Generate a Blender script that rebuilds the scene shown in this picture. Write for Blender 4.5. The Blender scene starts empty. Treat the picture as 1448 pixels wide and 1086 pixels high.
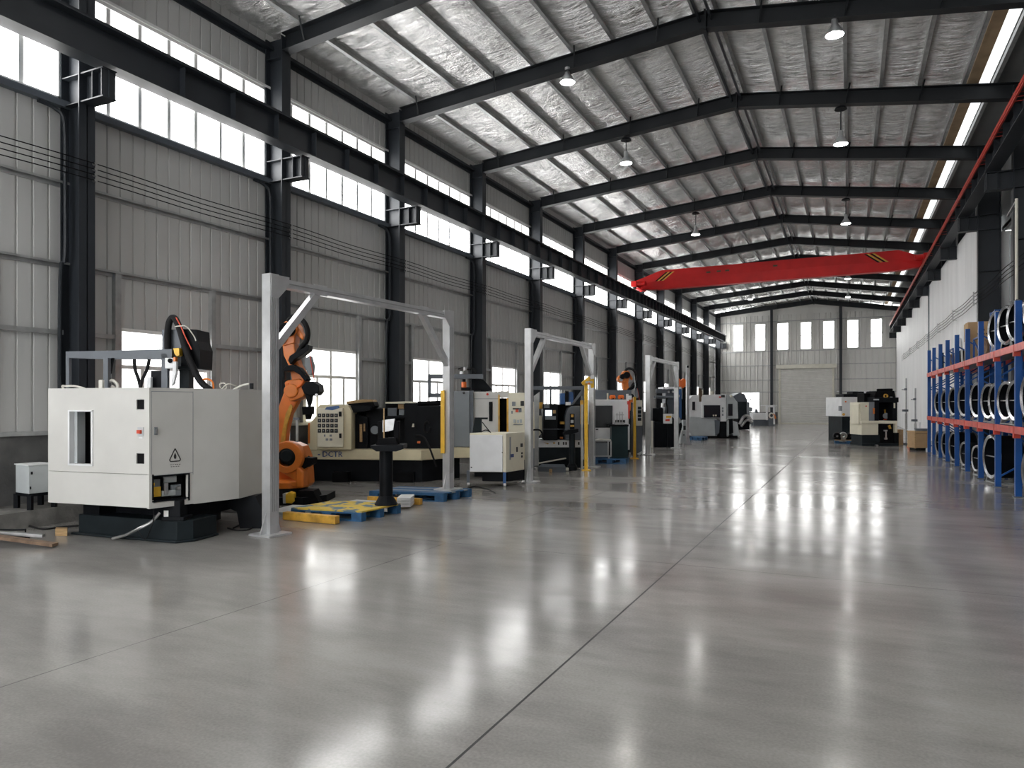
import bpy, math, random
from mathutils import Vector, Matrix, noise
random.seed(7)
SC = bpy.context.scene
COL = SC.collection
# ------------------------------------------------------------------ camera, world, exposure
F, UV, YH, H = 1010.0, 1202.0, 572.0, 1.65      # focal length in pixels, vanishing column, horizon row, eye height
T = math.atan((UV - 724) / F)
CS, SN = math.cos(T), math.sin(T)
cd = bpy.data.cameras.new('camera'); cam = bpy.data.objects.new('camera', cd); COL.objects.link(cam)
cd.sensor_width = 36.0; cd.lens = F / 1448 * 36.0; cd.shift_y = (YH - 543) / 1448
cd.clip_start = 0.05; cd.clip_end = 300
cam.location = (0, 0, H); cam.rotation_euler = (math.pi / 2, 0, T)
SC.camera = cam
SC.view_settings.view_transform = 'Standard'; SC.view_settings.look = 'None'
SC.view_settings.gamma = 1; SC.view_settings.use_curve_mapping = False
SC.view_settings.exposure = 0.85
SC.cycles.use_denoising = True
SC.cycles.max_bounces = 8; SC.cycles.diffuse_bounces = 5; SC.cycles.glossy_bounces = 4
SC.cycles.sample_clamp_indirect = 6
wd = bpy.data.worlds.new('overcast_sky'); SC.world = wd; wd.use_nodes = True
wb = wd.node_tree.nodes['Background']
wb.inputs[0].default_value = (0.97, 0.985, 1.0, 1); wb.inputs[1].default_value = 3.6
WINDOW_LIGHT = 9.5
LAMP_LIGHT = 70.0

# ------------------------------------------------------------------ materials
def mat(name, col, rough=.5, metal=0., var=.0, scale=3., bump=0., bscale=40., spec=.5, emit=None, stretch=(1, 1, 1), world=False, coat=0):
    m = bpy.data.materials.new(name); m.use_nodes = True
    nt = m.node_tree; b = nt.nodes['Principled BSDF']; L = nt.links.new
    b.inputs['Base Color'].default_value = (*col, 1); b.inputs['Roughness'].default_value = rough
    b.inputs['Metallic'].default_value = metal; b.inputs['Specular IOR Level'].default_value = spec
    if coat: b.inputs['Coat Weight'].default_value = coat; b.inputs['Coat Roughness'].default_value = .12
    if emit: b.inputs['Emission Color'].default_value = (*emit[0], 1); b.inputs['Emission Strength'].default_value = emit[1]
    if var or bump:
        if world: src = nt.nodes.new('ShaderNodeNewGeometry').outputs['Position']
        else: src = nt.nodes.new('ShaderNodeTexCoord').outputs['Object']
        mp = nt.nodes.new('ShaderNodeMapping'); mp.inputs['Scale'].default_value = stretch; L(src, mp.inputs['Vector'])
    if var:
        n = nt.nodes.new('ShaderNodeTexNoise'); n.inputs['Scale'].default_value = scale; n.inputs['Detail'].default_value = 5
        L(mp.outputs[0], n.inputs['Vector'])
        r = nt.nodes.new('ShaderNodeValToRGB')
        r.color_ramp.elements[0].position = .3; r.color_ramp.elements[1].position = .7
        r.color_ramp.elements[0].color = (*[c * (1 - var) for c in col], 1); r.color_ramp.elements[1].color = (*[min(1, c * (1 + var)) for c in col], 1)
        L(n.outputs['Fac'], r.inputs['Fac']); L(r.outputs['Color'], b.inputs['Base Color'])
    if bump:
        n2 = nt.nodes.new('ShaderNodeTexNoise'); n2.inputs['Scale'].default_value = bscale; n2.inputs['Detail'].default_value = 3
        L(mp.outputs[0], n2.inputs['Vector'])
        bp = nt.nodes.new('ShaderNodeBump'); bp.inputs['Strength'].default_value = bump; bp.inputs['Distance'].default_value = .02
        L(n2.outputs['Fac'], bp.inputs['Height']); L(bp.outputs['Normal'], b.inputs['Normal'])
    return m
M = {}
def mk(k, *a, **kw): M[k] = mat(k, *a, **kw)
mk('steel_dark', (.021, .025, .031), .48, .0, .12, 2.0, spec=.35)
mk('steel_grey', (.10, .115, .135), .45, .0, .1, 3.0)
mk('galvanised', (.40, .41, .41), .42, .55, .15, 6.0)
mk('aluminium', (.62, .63, .64), .36, .65, .1, 5.0)
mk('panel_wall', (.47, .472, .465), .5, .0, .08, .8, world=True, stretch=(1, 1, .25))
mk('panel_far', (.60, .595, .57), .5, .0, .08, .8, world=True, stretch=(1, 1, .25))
mk('panel_white', (.76, .765, .77), .6, .0, .08, 1.2, world=True, stretch=(1, 1, .2))
mk('dado', (.10, .10, .10), .8, .0, .25, 3.0, .3, 25, world=True)
mk('concrete_kerb', (.17, .165, .155), .85, .0, .3, 5.0, .4, 30)
mk('window_frame', (.82, .82, .81), .4)
mk('shutter', (.62, .61, .585), .45, .2, .06, 2)
mk('cream_trim', (.62, .60, .52), .5, .0, .06, 4)
mk('cream', (.66, .59, .40), .42, .0, .08, 3)
mk('cream_light', (.74, .70, .56), .42, .0, .06, 3)
mk('white_paint', (.58, .575, .55), .38, .0, .04, 2.5)
mk('white_plain', (.74, .75, .76), .4, .0, .05, 4)
mk('grey_paint', (.20, .22, .24), .45, .0, .08, 3)
mk('grey_light', (.46, .49, .50), .42, .0, .07, 3)
mk('black_paint', (.006, .007, .009), .5, spec=.1, metal=0, var=.3, scale=4) # .0, .3, 4)
mk('black_matte', (.006, .006, .007), .7, .0, .3, 6, spec=.08)
mk('dark_base', (.012, .017, .020), .5, .0, .3, 3, spec=.16)
mk('dark_green', (.010, .024, .027), .45, .0, .2, 3, spec=.2)
mk('interior_dark', (.012, .013, .015), .7, .0, .3, 4)
mk('rubber', (.010, .010, .011), .65, spec=.2)
mk('orange', (.72, .19, .022), .38, .0, .12, 5)
mk('orange_bright', (.80, .16, .02), .4)
mk('red_orange', (.62, .06, .02), .45)
mk('yellow', (.80, .47, .03), .4, .0, .1, 6)
mk('yellow_old', (.62, .34, .045), .55, .0, .3, 8)
mk('blue_pallet', (.014, .085, .20), .6, .0, .35, 9)
mk('blue_rack', (.008, .07, .27), .4, .0, .15, 3, spec=.3)
mk('steel_rafter', (.012, .0142, .017), .5, .0, .12, 2.0, spec=.3)
mk('blue_panel', (.03, .10, .27), .4, .0, .1, 4)
mk('red_beam', (.60, .085, .07), .42, .0, .22, 5)
mk('red_crane', (.60, .012, .012), .42, .0, .12, 1.5, spec=.3)
mk('red_rail', (.55, .05, .03), .45, .0, .15, 5)
mk('chrome', (.55, .56, .58), .24, 1.0, .08, 6)
mk('steel_bare', (.46, .46, .46), .32, .9, .15, 10)
mk('rim_steel', (.22, .22, .22), .35, .8, .3, 9)
mk('rust', (.20, .13, .085), .8, .0, .4, 10, .3, 60)
mk('wood', (.44, .29, .14), .7, .0, .25, 6, stretch=(1, 8, 8))
mk('cardboard', (.42, .275, .145), .8, .0, .1, 4)
mk('tan_board', (.42, .30, .18), .8, .0, .15, 3, world=True)
mk('plastic_wrap', (.45, .43, .41), .25, .0, .4, 4, .8, 9)
mk('white_cable', (.66, .64, .58), .5)
mk('paper', (.80, .80, .78), .6)
mk('blue_letter', (.05, .08, .22), .5)
mk('ink', (.02, .02, .02), .6)
mk('brown_ink', (.09, .055, .03), .7)
mk('dark_glass', (.015, .018, .022), .12, .0, spec=.6)
mk('screen', (.5, .55, .6), .2, emit=((.75, .85, .95), .9))
mk('label_red', (.62, .05, .03), .5)
mk('roof_sheet', (.20, .205, .205), .5, .2, .1, 1, world=True)
def emissive(name, col, strength, var=.12):
    m = bpy.data.materials.new(name); m.use_nodes = True; nt = m.node_tree; b = nt.nodes['Principled BSDF']
    b.inputs['Base Color'].default_value = (.7, .7, .7, 1); b.inputs['Roughness'].default_value = .25
    g = nt.nodes.new('ShaderNodeNewGeometry'); n = nt.nodes.new('ShaderNodeTexNoise'); n.inputs['Scale'].default_value = .5
    nt.links.new(g.outputs['Position'], n.inputs['Vector'])
    mr = nt.nodes.new('ShaderNodeMapRange'); mr.inputs['To Min'].default_value = strength * (1 - var); mr.inputs['To Max'].default_value = strength * (1 + var)
    nt.links.new(n.outputs['Fac'], mr.inputs['Value']); nt.links.new(mr.outputs[0], b.inputs['Emission Strength'])
    b.inputs['Emission Color'].default_value = (*col, 1)
    M[name] = m
emissive('daylight_pane', (1.0, .995, .98), WINDOW_LIGHT)
emissive('skylight_pane', (.90, .95, 1.0), .75)
emissive('daylight_low', (1.0, .995, .98), 2.4)
emissive('daylight_far', (1.0, .995, .98), 5.0)
emissive('daylight_high', (1.0, .995, .98), 2.4)
emissive('lamp_lens', (1.0, .98, .94), LAMP_LIGHT, 0)

def floor_material():
    m = bpy.data.materials.new('polished_concrete'); m.use_nodes = True; nt = m.node_tree; b = nt.nodes['Principled BSDF']; L = nt.links.new
    N = nt.nodes.new
    g = N('ShaderNodeNewGeometry'); sep = N('ShaderNodeSeparateXYZ'); L(g.outputs['Position'], sep.inputs[0])
    def math_(op, a, bb=None, c=None):
        n = N('ShaderNodeMath'); n.operation = op
        for i, x in enumerate((a, bb, c)):
            if x is None: continue
            if isinstance(x, (int, float)): n.inputs[i].default_value = x
            else: L(x, n.inputs[i])
        return n.outputs[0]
    def nz(scale, detail, stretch=(1, 1, 1), rough=.5):
        mp = N('ShaderNodeMapping'); mp.inputs['Scale'].default_value = stretch; L(g.outputs['Position'], mp.inputs['Vector'])
        n = N('ShaderNodeTexNoise'); n.inputs['Scale'].default_value = scale; n.inputs['Detail'].default_value = detail; n.inputs['Roughness'].default_value = rough
        L(mp.outputs[0], n.inputs['Vector']); return n.outputs['Fac']
    big = nz(.5, 5, (.7, 1.3, 1), .55); mid = nz(2.0, 6, (.5, 1.5, 1), .65); fine = nz(60, 3)
    mixv = math_('ADD', math_('MULTIPLY', big, .55), math_('ADD', math_('MULTIPLY', mid, .27), math_('MULTIPLY', fine, .18)))
    r = N('ShaderNodeValToRGB'); r.color_ramp.elements[0].position = .40; r.color_ramp.elements[1].position = .60
    r.color_ramp.elements[0].color = (.225, .216, .205, 1); r.color_ramp.elements[1].color = (.365, .353, .336, 1)
    L(mixv, r.inputs['Fac'])
    # saw-cut joints: two along the hall, several across it
    x, y = sep.outputs['X'], sep.outputs['Y']
    j1 = math_('ABSOLUTE', math_('SUBTRACT', x, math_('ADD', -1.67, math_('MULTIPLY', y, .0057))))
    j2 = math_('ABSOLUTE', math_('SUBTRACT', x, math_('ADD', -4.55, math_('MULTIPLY', y, .028))))
    j3 = math_('ABSOLUTE', math_('SUBTRACT', math_('MODULO', math_('ADD', y, 19.6), 6.0), 3.0))
    l1 = math_('LESS_THAN', j1, .0075); l2 = math_('MULTIPLY', math_('LESS_THAN', j2, .005), .6); l3 = math_('MULTIPLY', math_('LESS_THAN', j3, .006), .5)
    line = math_('MAXIMUM', l1, math_('MAXIMUM', l2, l3))
    mx = N('ShaderNodeMix'); mx.data_type = 'RGBA'; L(line, mx.inputs['Factor']); L(r.outputs['Color'], mx.inputs['A']); mx.inputs['B'].default_value = (.03, .03, .03, 1)
    L(mx.outputs['Result'], b.inputs['Base Color'])
    rr = N('ShaderNodeMapRange'); rr.inputs['From Min'].default_value = .3; rr.inputs['From Max'].default_value = .7
    rr.inputs['To Min'].default_value = .13; rr.inputs['To Max'].default_value = .21
    L(big, rr.inputs['Value']); L(math_('ADD', rr.outputs[0], math_('MULTIPLY', l1, .5)), b.inputs['Roughness'])
    b.inputs['Specular IOR Level'].default_value = .5
    h = math_('ADD', nz(.9, 0, (.3, 1.4, 1)), math_('ADD', math_('MULTIPLY', nz(2.0, 1, (.3, 1.5, 1)), .30), math_('MULTIPLY', nz(26, 1, (.8, 1, 1)), .012)))
    bp = N('ShaderNodeBump'); bp.inputs['Strength'].default_value = .8; bp.inputs['Distance'].default_value = .008
    L(h, bp.inputs['Height']); L(bp.outputs['Normal'], b.inputs['Normal'])
    return m
M['floor'] = floor_material()

def foil_material():
    m = mat('foil', (.95, .945, .925), .4, 1.0, .12, 1.2, world=True)
    nt = m.node_tree; b = nt.nodes['Principled BSDF']; N = nt.nodes.new; L = nt.links.new
    g = N('ShaderNodeNewGeometry'); mp = N('ShaderNodeMapping'); mp.inputs['Scale'].default_value = (.55, 2.4, 1); L(g.outputs['Position'], mp.inputs[0])
    n = N('ShaderNodeTexNoise'); n.inputs['Scale'].default_value = 3.4; n.inputs['Detail'].default_value = 7; n.inputs['Roughness'].default_value = .62; n.inputs['Distortion'].default_value = .9; L(mp.outputs[0], n.inputs['Vector'])
    bp = N('ShaderNodeBump'); bp.inputs['Strength'].default_value = 1.0; bp.inputs['Distance'].default_value = .22
    L(n.outputs['Fac'], bp.inputs['Height']); L(bp.outputs['Normal'], b.inputs['Normal'])
    b.inputs['Roughness'].default_value = .24
    return m
M['foil'] = foil_material()

# ------------------------------------------------------------------ geometry helpers: each returns (verts, faces)
def B(x0, x1, y0, y1, z0, z1):
    v = [(x, y, z) for z in (z0, z1) for (x, y) in ((x0, y0), (x1, y0), (x1, y1), (x0, y1))]
    return v, [(3, 2, 1, 0), (4, 5, 6, 7), (0, 1, 5, 4), (1, 2, 6, 5), (2, 3, 7, 6), (3, 0, 4, 7)]
def prism(poly, a, b, ax):
    n = len(poly)
    def mk3(p, t): return {'z': (p[0], p[1], t), 'y': (p[0], t, p[1]), 'x': (t, p[0], p[1])}[ax]
    v = [mk3(p, a) for p in poly] + [mk3(p, b) for p in poly]
    f = [tuple(range(n))[::-1], tuple(range(n, 2 * n))] + [(i, (i + 1) % n, n + (i + 1) % n, n + i) for i in range(n)]
    return v, f
def PZ(poly, z0, z1): return prism(poly, z0, z1, 'z')
def PY(poly, y0, y1): return prism(poly, y0, y1, 'y')
def PX(poly, x0, x1): return prism(poly, x0, x1, 'x')
def bar(p, q, w, h, up=(0, 0, 1)):
    """square bar from p to q, w wide and h high"""
    p, q = Vector(p), Vector(q); d = (q - p).normalized(); up = Vector(up)
    if abs(d.dot(up)) > .98: up = Vector((0, 1, 0)) if abs(d.z) > .9 else Vector((0, 0, 1))
    s = d.cross(up).normalized(); t = s.cross(d).normalized()
    v = []
    for c in (p, q):
        for a, b in ((-1, -1), (1, -1), (1, 1), (-1, 1)): v.append(tuple(c + s * a * w / 2 + t * b * h / 2))
    return v, [(3, 2, 1, 0), (4, 5, 6, 7), (0, 1, 5, 4), (1, 2, 6, 5), (2, 3, 7, 6), (3, 0, 4, 7)]
def smooth_path(pts, sub=4):
    P = [Vector(p) for p in pts]
    if len(P) < 3: return P
    out = []
    for i in range(len(P) - 1):
        a, b, c, d = P[max(i - 1, 0)], P[i], P[i + 1], P[min(i + 2, len(P) - 1)]
        for k in range(sub):
            t = k / sub
            out.append(.5 * ((2 * b) + (c - a) * t + (2 * a - 5 * b + 4 * c - d) * t * t + (3 * b - a - 3 * c + d) * t ** 3))
    out.append(P[-1]); return out
def tube(pts, r, n=8, smooth=True):
    P = smooth_path(pts) if smooth else [Vector(p) for p in pts]
    v, f = [], []; ref = None
    for i, p in enumerate(P):
        d = (P[min(i + 1, len(P) - 1)] - P[max(i - 1, 0)])
        d = d.normalized() if d.length > 1e-9 else Vector((0, 0, 1))
        if ref is None: ref = Vector((0, 0, 1)) if abs(d.z) < .9 else Vector((1, 0, 0))
        s = d.cross(ref)
        s = s.normalized() if s.length > 1e-6 else Vector((1, 0, 0)); t = s.cross(d).normalized(); ref = t
        for k in range(n):
            a = 2 * math.pi * k / n; v.append(tuple(p + (s * math.cos(a) + t * math.sin(a)) * r))
    for i in range(len(P) - 1):
        for k in range(n): f.append((i * n + k, i * n + (k + 1) % n, (i + 1) * n + (k + 1) % n, (i + 1) * n + k))
    f.append(tuple(range(n))[::-1]); f.append(tuple((len(P) - 1) * n + k for k in range(n)))
    return v, f
def cyl(p, q, r, n=20, r2=None):
    p, q = Vector(p), Vector(q); d = (q - p).normalized(); ref = Vector((0, 0, 1)) if abs(d.z) < .9 else Vector((1, 0, 0))
    s = d.cross(ref).normalized(); t = s.cross(d); r2 = r if r2 is None else r2
    v = [tuple(c + (s * math.cos(2 * math.pi * k / n) + t * math.sin(2 * math.pi * k / n)) * rr) for c, rr in ((p, r), (q, r2)) for k in range(n)]
    f = [tuple(range(n))[::-1], tuple(range(n, 2 * n))] + [(k, (k + 1) % n, n + (k + 1) % n, n + k) for k in range(n)]
    return v, f
def lathe(prof, c, ax, n=28, closed=False):
    """prof: (radius, along) pairs turned about the axis ax through c"""
    d = Vector(ax).normalized(); ref = Vector((0, 0, 1)) if abs(d.z) < .9 else Vector((1, 0, 0)); s = d.cross(ref).normalized(); t = s.cross(d); c = Vector(c)
    v, f = [], []; m = len(prof)
    for r, a in prof:
        for k in range(n): v.append(tuple(c + d * a + (s * math.cos(2 * math.pi * k / n) + t * math.sin(2 * math.pi * k / n)) * r))
    for i in range(m if closed else m - 1):
        j = (i + 1) % m
        for k in range(n): f.append((i * n + k, i * n + (k + 1) % n, j * n + (k + 1) % n, j * n + k))
    return v, f
def holed(p0, p1, z0, z1, th, holes):
    """upright panel from p0 to p1 (plan points), th thick away from the side on its right, with rectangular holes (s0,s1,z0,z1)"""
    a, b = Vector((*p0, 0)), Vector((*p1, 0)); L = (b - a).length; d = (b - a) / L; nrm = Vector((-d.y, d.x, 0))
    ss = sorted({0, L, *[h[0] for h in holes], *[h[1] for h in holes]}); zs = sorted({z0, z1, *[h[2] for h in holes], *[h[3] for h in holes]})
    hole = lambda i, j: not (0 <= i < len(ss) - 1 and 0 <= j < len(zs) - 1) or any(h[0] - 1e-6 <= (ss[i] + ss[i + 1]) / 2 <= h[1] and h[2] <= (zs[j] + zs[j + 1]) / 2 <= h[3] for h in holes)
    v, f, ix = [], [], {}
    def V(i, j, k):
        if (i, j, k) not in ix:
            p = a + d * ss[i] + nrm * (th if k else 0); ix[i, j, k] = len(v); v.append((p.x, p.y, zs[j]))
        return ix[i, j, k]
    for i in range(len(ss) - 1):
        for j in range(len(zs) - 1):
            if hole(i, j): continue
            f.append((V(i, j, 0), V(i + 1, j, 0), V(i + 1, j + 1, 0), V(i, j + 1, 0)))
            f.append((V(i, j, 1), V(i, j + 1, 1), V(i + 1, j + 1, 1), V(i + 1, j, 1)))
            if hole(i - 1, j): f.append((V(i, j, 0), V(i, j + 1, 0), V(i, j + 1, 1), V(i, j, 1)))
            if hole(i + 1, j): f.append((V(i + 1, j, 0), V(i + 1, j, 1), V(i + 1, j + 1, 1), V(i + 1, j + 1, 0)))
            if hole(i, j - 1): f.append((V(i, j, 0), V(i, j, 1), V(i + 1, j, 1), V(i + 1, j, 0)))
            if hole(i, j + 1): f.append((V(i, j + 1, 0), V(i + 1, j + 1, 0), V(i + 1, j + 1, 1), V(i, j + 1, 1)))
    return v, f
def text_shape(s, size, o, ux, up=(0, 0, 1), depth=.004):
    """lettering as a mesh: origin o, running along ux, upright along up"""
    cu = bpy.data.curves.new('lettering', 'FONT'); cu.body = s; cu.size = size; cu.extrude = depth / 2; cu.resolution_u = 2
    ob = bpy.data.objects.new('lettering', cu); COL.objects.link(ob)
    me = bpy.data.meshes.new_from_object(ob.evaluated_get(bpy.context.evaluated_depsgraph_get()))
    ux, up, o = Vector(ux).normalized(), Vector(up).normalized(), Vector(o); nn = ux.cross(up)
    v = [tuple(o + ux * p.co.x + up * p.co.y + nn * p.co.z) for p in me.vertices]; f = [tuple(p.vertices) for p in me.polygons]
    bpy.data.objects.remove(ob); bpy.data.curves.remove(cu); bpy.data.meshes.remove(me)
    return v, f
def rise(Y): return 1 + .0012 * (Y - 15)      # the hall's upper lines climb gently towards the far gable

OFF = {}
def build(name, m, shapes, parent=None, bev=0, smooth=False, up=False, fix=True):
    import bmesh
    vs, fs = [], []
    ox, oy, oz = OFF.get(parent.name, (0, 0, 0)) if parent else (0, 0, 0)
    for v, f in shapes:
        o = len(vs); vs += [(x - ox, y - oy, (z * rise(y) if up else z) - oz) for x, y, z in v]; fs += [tuple(i + o for i in q) for q in f]
    me = bpy.data.meshes.new(name); me.from_pydata(vs, [], fs); me.update()
    if fix:
        bm = bmesh.new(); bm.from_mesh(me); bmesh.ops.recalc_face_normals(bm, faces=bm.faces); bm.to_mesh(me); bm.free()
    me.materials.append(M[m]); ob = bpy.data.objects.new(name, me); COL.objects.link(ob)
    if smooth:
        for p in me.polygons: p.use_smooth = True
        me.set_sharp_from_angle(angle=math.radians(40))
    if parent:
        ob.parent = parent; OFF[ob.name] = (ox, oy, oz)
    if bev:
        bv = ob.modifiers.new('edge', 'BEVEL'); bv.width = bev; bv.segments = 2; bv.limit_method = 'ANGLE'; bv.angle_limit = math.radians(50)
    return ob
def structure(name, m, shapes, **k):
    o = build(name, m, shapes, **k); o['kind'] = 'structure'; return o
def tag(o, label, cat, group=None):
    o['label'] = label; o['category'] = cat
    if group: o['group'] = group
    return o
def Wd(r, d): return (r * CS - d * SN, r * SN + d * CS)     # from (to the side of, away from) the camera to the hall
def thing(name, label, cat, r, d, z=0, group=None, rot=T, world=False):
    """an Empty at the base; its parts are given in (side, depth, height) about the eye, turned with the hall's skew (world=True: in hall axes)"""
    o = bpy.data.objects.new(name, None); COL.objects.link(o); o.empty_display_size = .1
    x, y = (r, d) if world else Wd(r, d)
    o.location = (x, y, z); o.rotation_euler = (0, 0, 0 if world else rot); OFF[o.name] = (r, d, z)
    return tag(o, label, cat, group)
def local_thing(name, label, cat, loc, rz=0, group=None):
    """an Empty whose parts are given in its own axes"""
    o = bpy.data.objects.new(name, None); COL.objects.link(o); o.location = loc; o.rotation_euler = (0, 0, rz)
    return tag(o, label, cat, group)
def dup(root, loc, rz=None, label=None):
    def cp(o, par):
        c = o.copy(); COL.objects.link(c)
        if par: c.parent = par
        for ch in kids.get(o.name, ()): cp(ch, c)
        return c
    kids = {}
    for o in root.children_recursive: kids.setdefault(o.parent.name, []).append(o)
    r = cp(root, None); r.location = loc
    if rz is not None: r.rotation_euler = (0, 0, rz)
    if label: r['label'] = label
    return r
def U(u, d): return (u - 724) * d / F
def Vz(v, d): return H + (YH - v) * d / F
def X(u0, v0, u1, v1, d, dep): return B(U(u0, d), U(u1, d), d, d + dep, Vz(v1, d), Vz(v0, d))
def PP(px, d, dep): return PY([(U(u, d), Vz(v, d)) for u, v in px], d, d + dep)
def Q(u, v, d): return (U(u, d), d, Vz(v, d))
def onplane(u, v, p0, p1):
    """length along the plan line p0-p1 and height where the eye's ray through (u, v) meets that upright face"""
    k = (u - 724) / F; dr, dd = p1[0] - p0[0], p1[1] - p0[1]
    t = (k * p0[1] - p0[0]) / (dr - k * dd); d = p0[1] + dd * t
    return t * math.hypot(dr, dd), Vz(v, d)
def facebox(p0, p1, u0, v0, u1, v1, out=.01, dep=.0):
    """a shallow box standing out of the upright face p0-p1 (out towards the eye's side)"""
    s0, za = onplane(u0, v0, p0, p1); s1, _ = onplane(u1, v0, p0, p1); _, zb = onplane((u0 + u1) / 2, v1, p0, p1); _, za = onplane((u0 + u1) / 2, v0, p0, p1)
    L = math.hypot(p1[0] - p0[0], p1[1] - p0[1]); dx, dy = (p1[0] - p0[0]) / L, (p1[1] - p0[1]) / L; nx, ny = dy, -dx
    pt = lambda s, o: (p0[0] + dx * s + nx * o, p0[1] + dy * s + ny * o)
    return PZ([pt(s0, -dep), pt(s0, out), pt(s1, out), pt(s1, -dep)], zb, za)

# ------------------------------------------------------------------ the hall
YK = [-5.6, -1.45, 2.75, 6.95, 11.13, 15.28, 19.8, 24.37, 29.02, 33.85, 38.75, 43.67, 48.85, 54.08, 59.13, 64.75]
K0 = 3                                   # YK[K0] is the first column in view
XW, XC = -10.8, -10.33                   # left wall face, column inner flange
YB, YG = -9.0, 65.0
XR = 3.38                                # right column inner flange
def zb(x): return 8.83 + .088 * (x + 10.33) if x < -2.73 else 9.5 - .144 * (x + 2.73)   # underside of the rafters
structure('floor', 'floor', [B(-11.4, 8.0, YB - .5, YG + .4, -.2, 0)])

def corr(y0, y1, z0, z1, x, period=.23, depth=.022, wid=.02):
    """profiled sheet along y at x with narrow grooves going into the wall"""
    prof = [(y0, 0)]; n = math.ceil((y0 + .03) / period)
    sg = -1 if x < 0 else 1
    while n * period < y1 - .03:
        c = n * period; prof += [(c - wid, 0), (c - wid * .45, depth), (c + wid * .45, depth), (c + wid, 0)]; n += 1
    prof.append((y1, 0)); v, f = [], []
    for y, d in prof: v += [(x + sg * d, y, z0), (x + sg * d, y, z1)]
    for i in range(len(prof) - 1): f.append((2 * i, 2 * i + 2, 2 * i + 3, 2 * i + 1))
    return v, f
LOWW = {3: (7.78, 9.6), 4: (12.15, 14.0), 5: (16.38, 18.25), 6: (21.11, 23.05)}
wall, wn = [], 0
def pane_window(x0, ya, yb, za, zb_, cols, rows, up, fr=.055, inward=1, axis='x', pane='daylight_pane'):
    """one window: a sheet of panes and, as its child, one frame with its bars; rows = [(height share, lights)] from the top"""
    global wn
    wn += 1
    P = lambda y0, y1, z0, z1, a, b: B(x0 + min(a * inward, b * inward), x0 + max(a * inward, b * inward), y0, y1, z0, z1) if axis == 'x' else B(y0, y1, x0 - max(a, b), x0 - min(a, b), z0, z1)
    w = structure('window_%d' % wn, pane, [P(ya, yb, za, zb_, -.06, -.05)], up=up)
    sh = [P(ya, yb, zb_ - fr, zb_, -.05, .03), P(ya, yb, za, za + fr, -.05, .03), P(ya, ya + fr, za, zb_, -.05, .03), P(yb - fr, yb, za, zb_, -.05, .03)]
    z = zb_
    for share, n in rows:
        zn = z - (zb_ - za) * share
        if zn > za + .05: sh.append(P(ya, yb, zn - fr * .6, zn + fr * .6, -.05, .025))
        for i in range(1, n):
            y = ya + (yb - ya) * i / n; sh.append(P(y - fr * .65, y + fr * .65, zn, z, -.05, .0))
        z = zn
    fo = build('window_frame', 'window_frame', sh, parent=w, up=up); fo['kind'] = 'structure'
    return w
for i in range(len(YK)):
    a = YK[i - 1] if i else YB; b = YK[i]
    a1, b1 = a + .1, b - .1
    lw = LOWW.get(i - 1, (a + 1.15, a + 3.0))
    if i == 0: lw = None
    if lw:
        wall += [corr(a, lw[0], 1.24, 6.28, XW), corr(lw[1], b, 1.24, 6.28, XW), corr(lw[0], lw[1], 2.93, 6.28, XW)]
        pane_window(XW, lw[0], lw[1], 1.24, 2.93, 0, [(.38, 2), (.62, 4)], True, pane='daylight_low')
    else: wall.append(corr(a, b, 1.24, 6.28, XW))
    wall += [corr(a, b, 7.1, 7.34, XW), corr(a, b, 8.17, 9.5, XW)]
    if i > 1:
        pane_window(XW, a1, b1, 6.3, 7.1, 0, [(1, 7)], True); pane_window(XW, a1, b1, 7.34, 8.15, 0, [(1, 7)], True, pane='daylight_high')
    else: wall.append(corr(a, b, 6.28, 8.2, XW))
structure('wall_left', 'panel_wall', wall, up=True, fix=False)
structure('baseboard_left', 'dado', [B(-11.1, XW + .06, YB, YG, 0, 1.24)])
structure('trim_1', 'galvanised', [B(XW, XW + .11, YB, YG, 1.2, 1.26)])
tn = 1
def trim(m, sh, up=True):
    global tn
    tn += 1
    return structure('trim_%d' % tn, m, sh, up=up)
girt = lambda z, m='galvanised': trim(m, [B(XW, XW + .07, YB, YG, z, z + .02), B(XW, XW + .02, YB, YG, z - .07, z + .02), B(XW + .06, XW + .08, YB, YG, z - .015, z + .02)])
for z in (5.05, 3.82): girt(z)
seg = [(YK[i], (LOWW.get(i, (YK[i] + 1.15, YK[i] + 3.0)))) for i in range(0, len(YK) - 1)]
for i, (a, (w0, w1)) in enumerate(seg):
    e = YK[i + 1]
    trim('galvanised', [B(XW, XW + .07, a + .1, w0 - .08, 2.73, 2.80)]); trim('galvanised', [B(XW, XW + .07, w1 + .08, e - .1, 2.73, 2.80)])
    for y in (w0 - .05, w1 + .05): trim('galvanised', [B(XW, XW + .09, y - .05, y + .05, 1.24, 3.8)])
trim('steel_grey', [B(XW - .02, XW + .12, YB, YG, 6.19, 6.29)])
trim('aluminium', [B(XW, XW + .05, YB, YG, 7.1, 7.14)]); trim('window_frame', [B(XW, XW + .06, YB, YG, 8.15, 8.2)])
trim('steel_dark', [B(XW, XW + .16, YB, YG, 8.93, 9.0), B(XW, XW + .03, YB, YG, 8.85, 9.0)])

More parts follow.
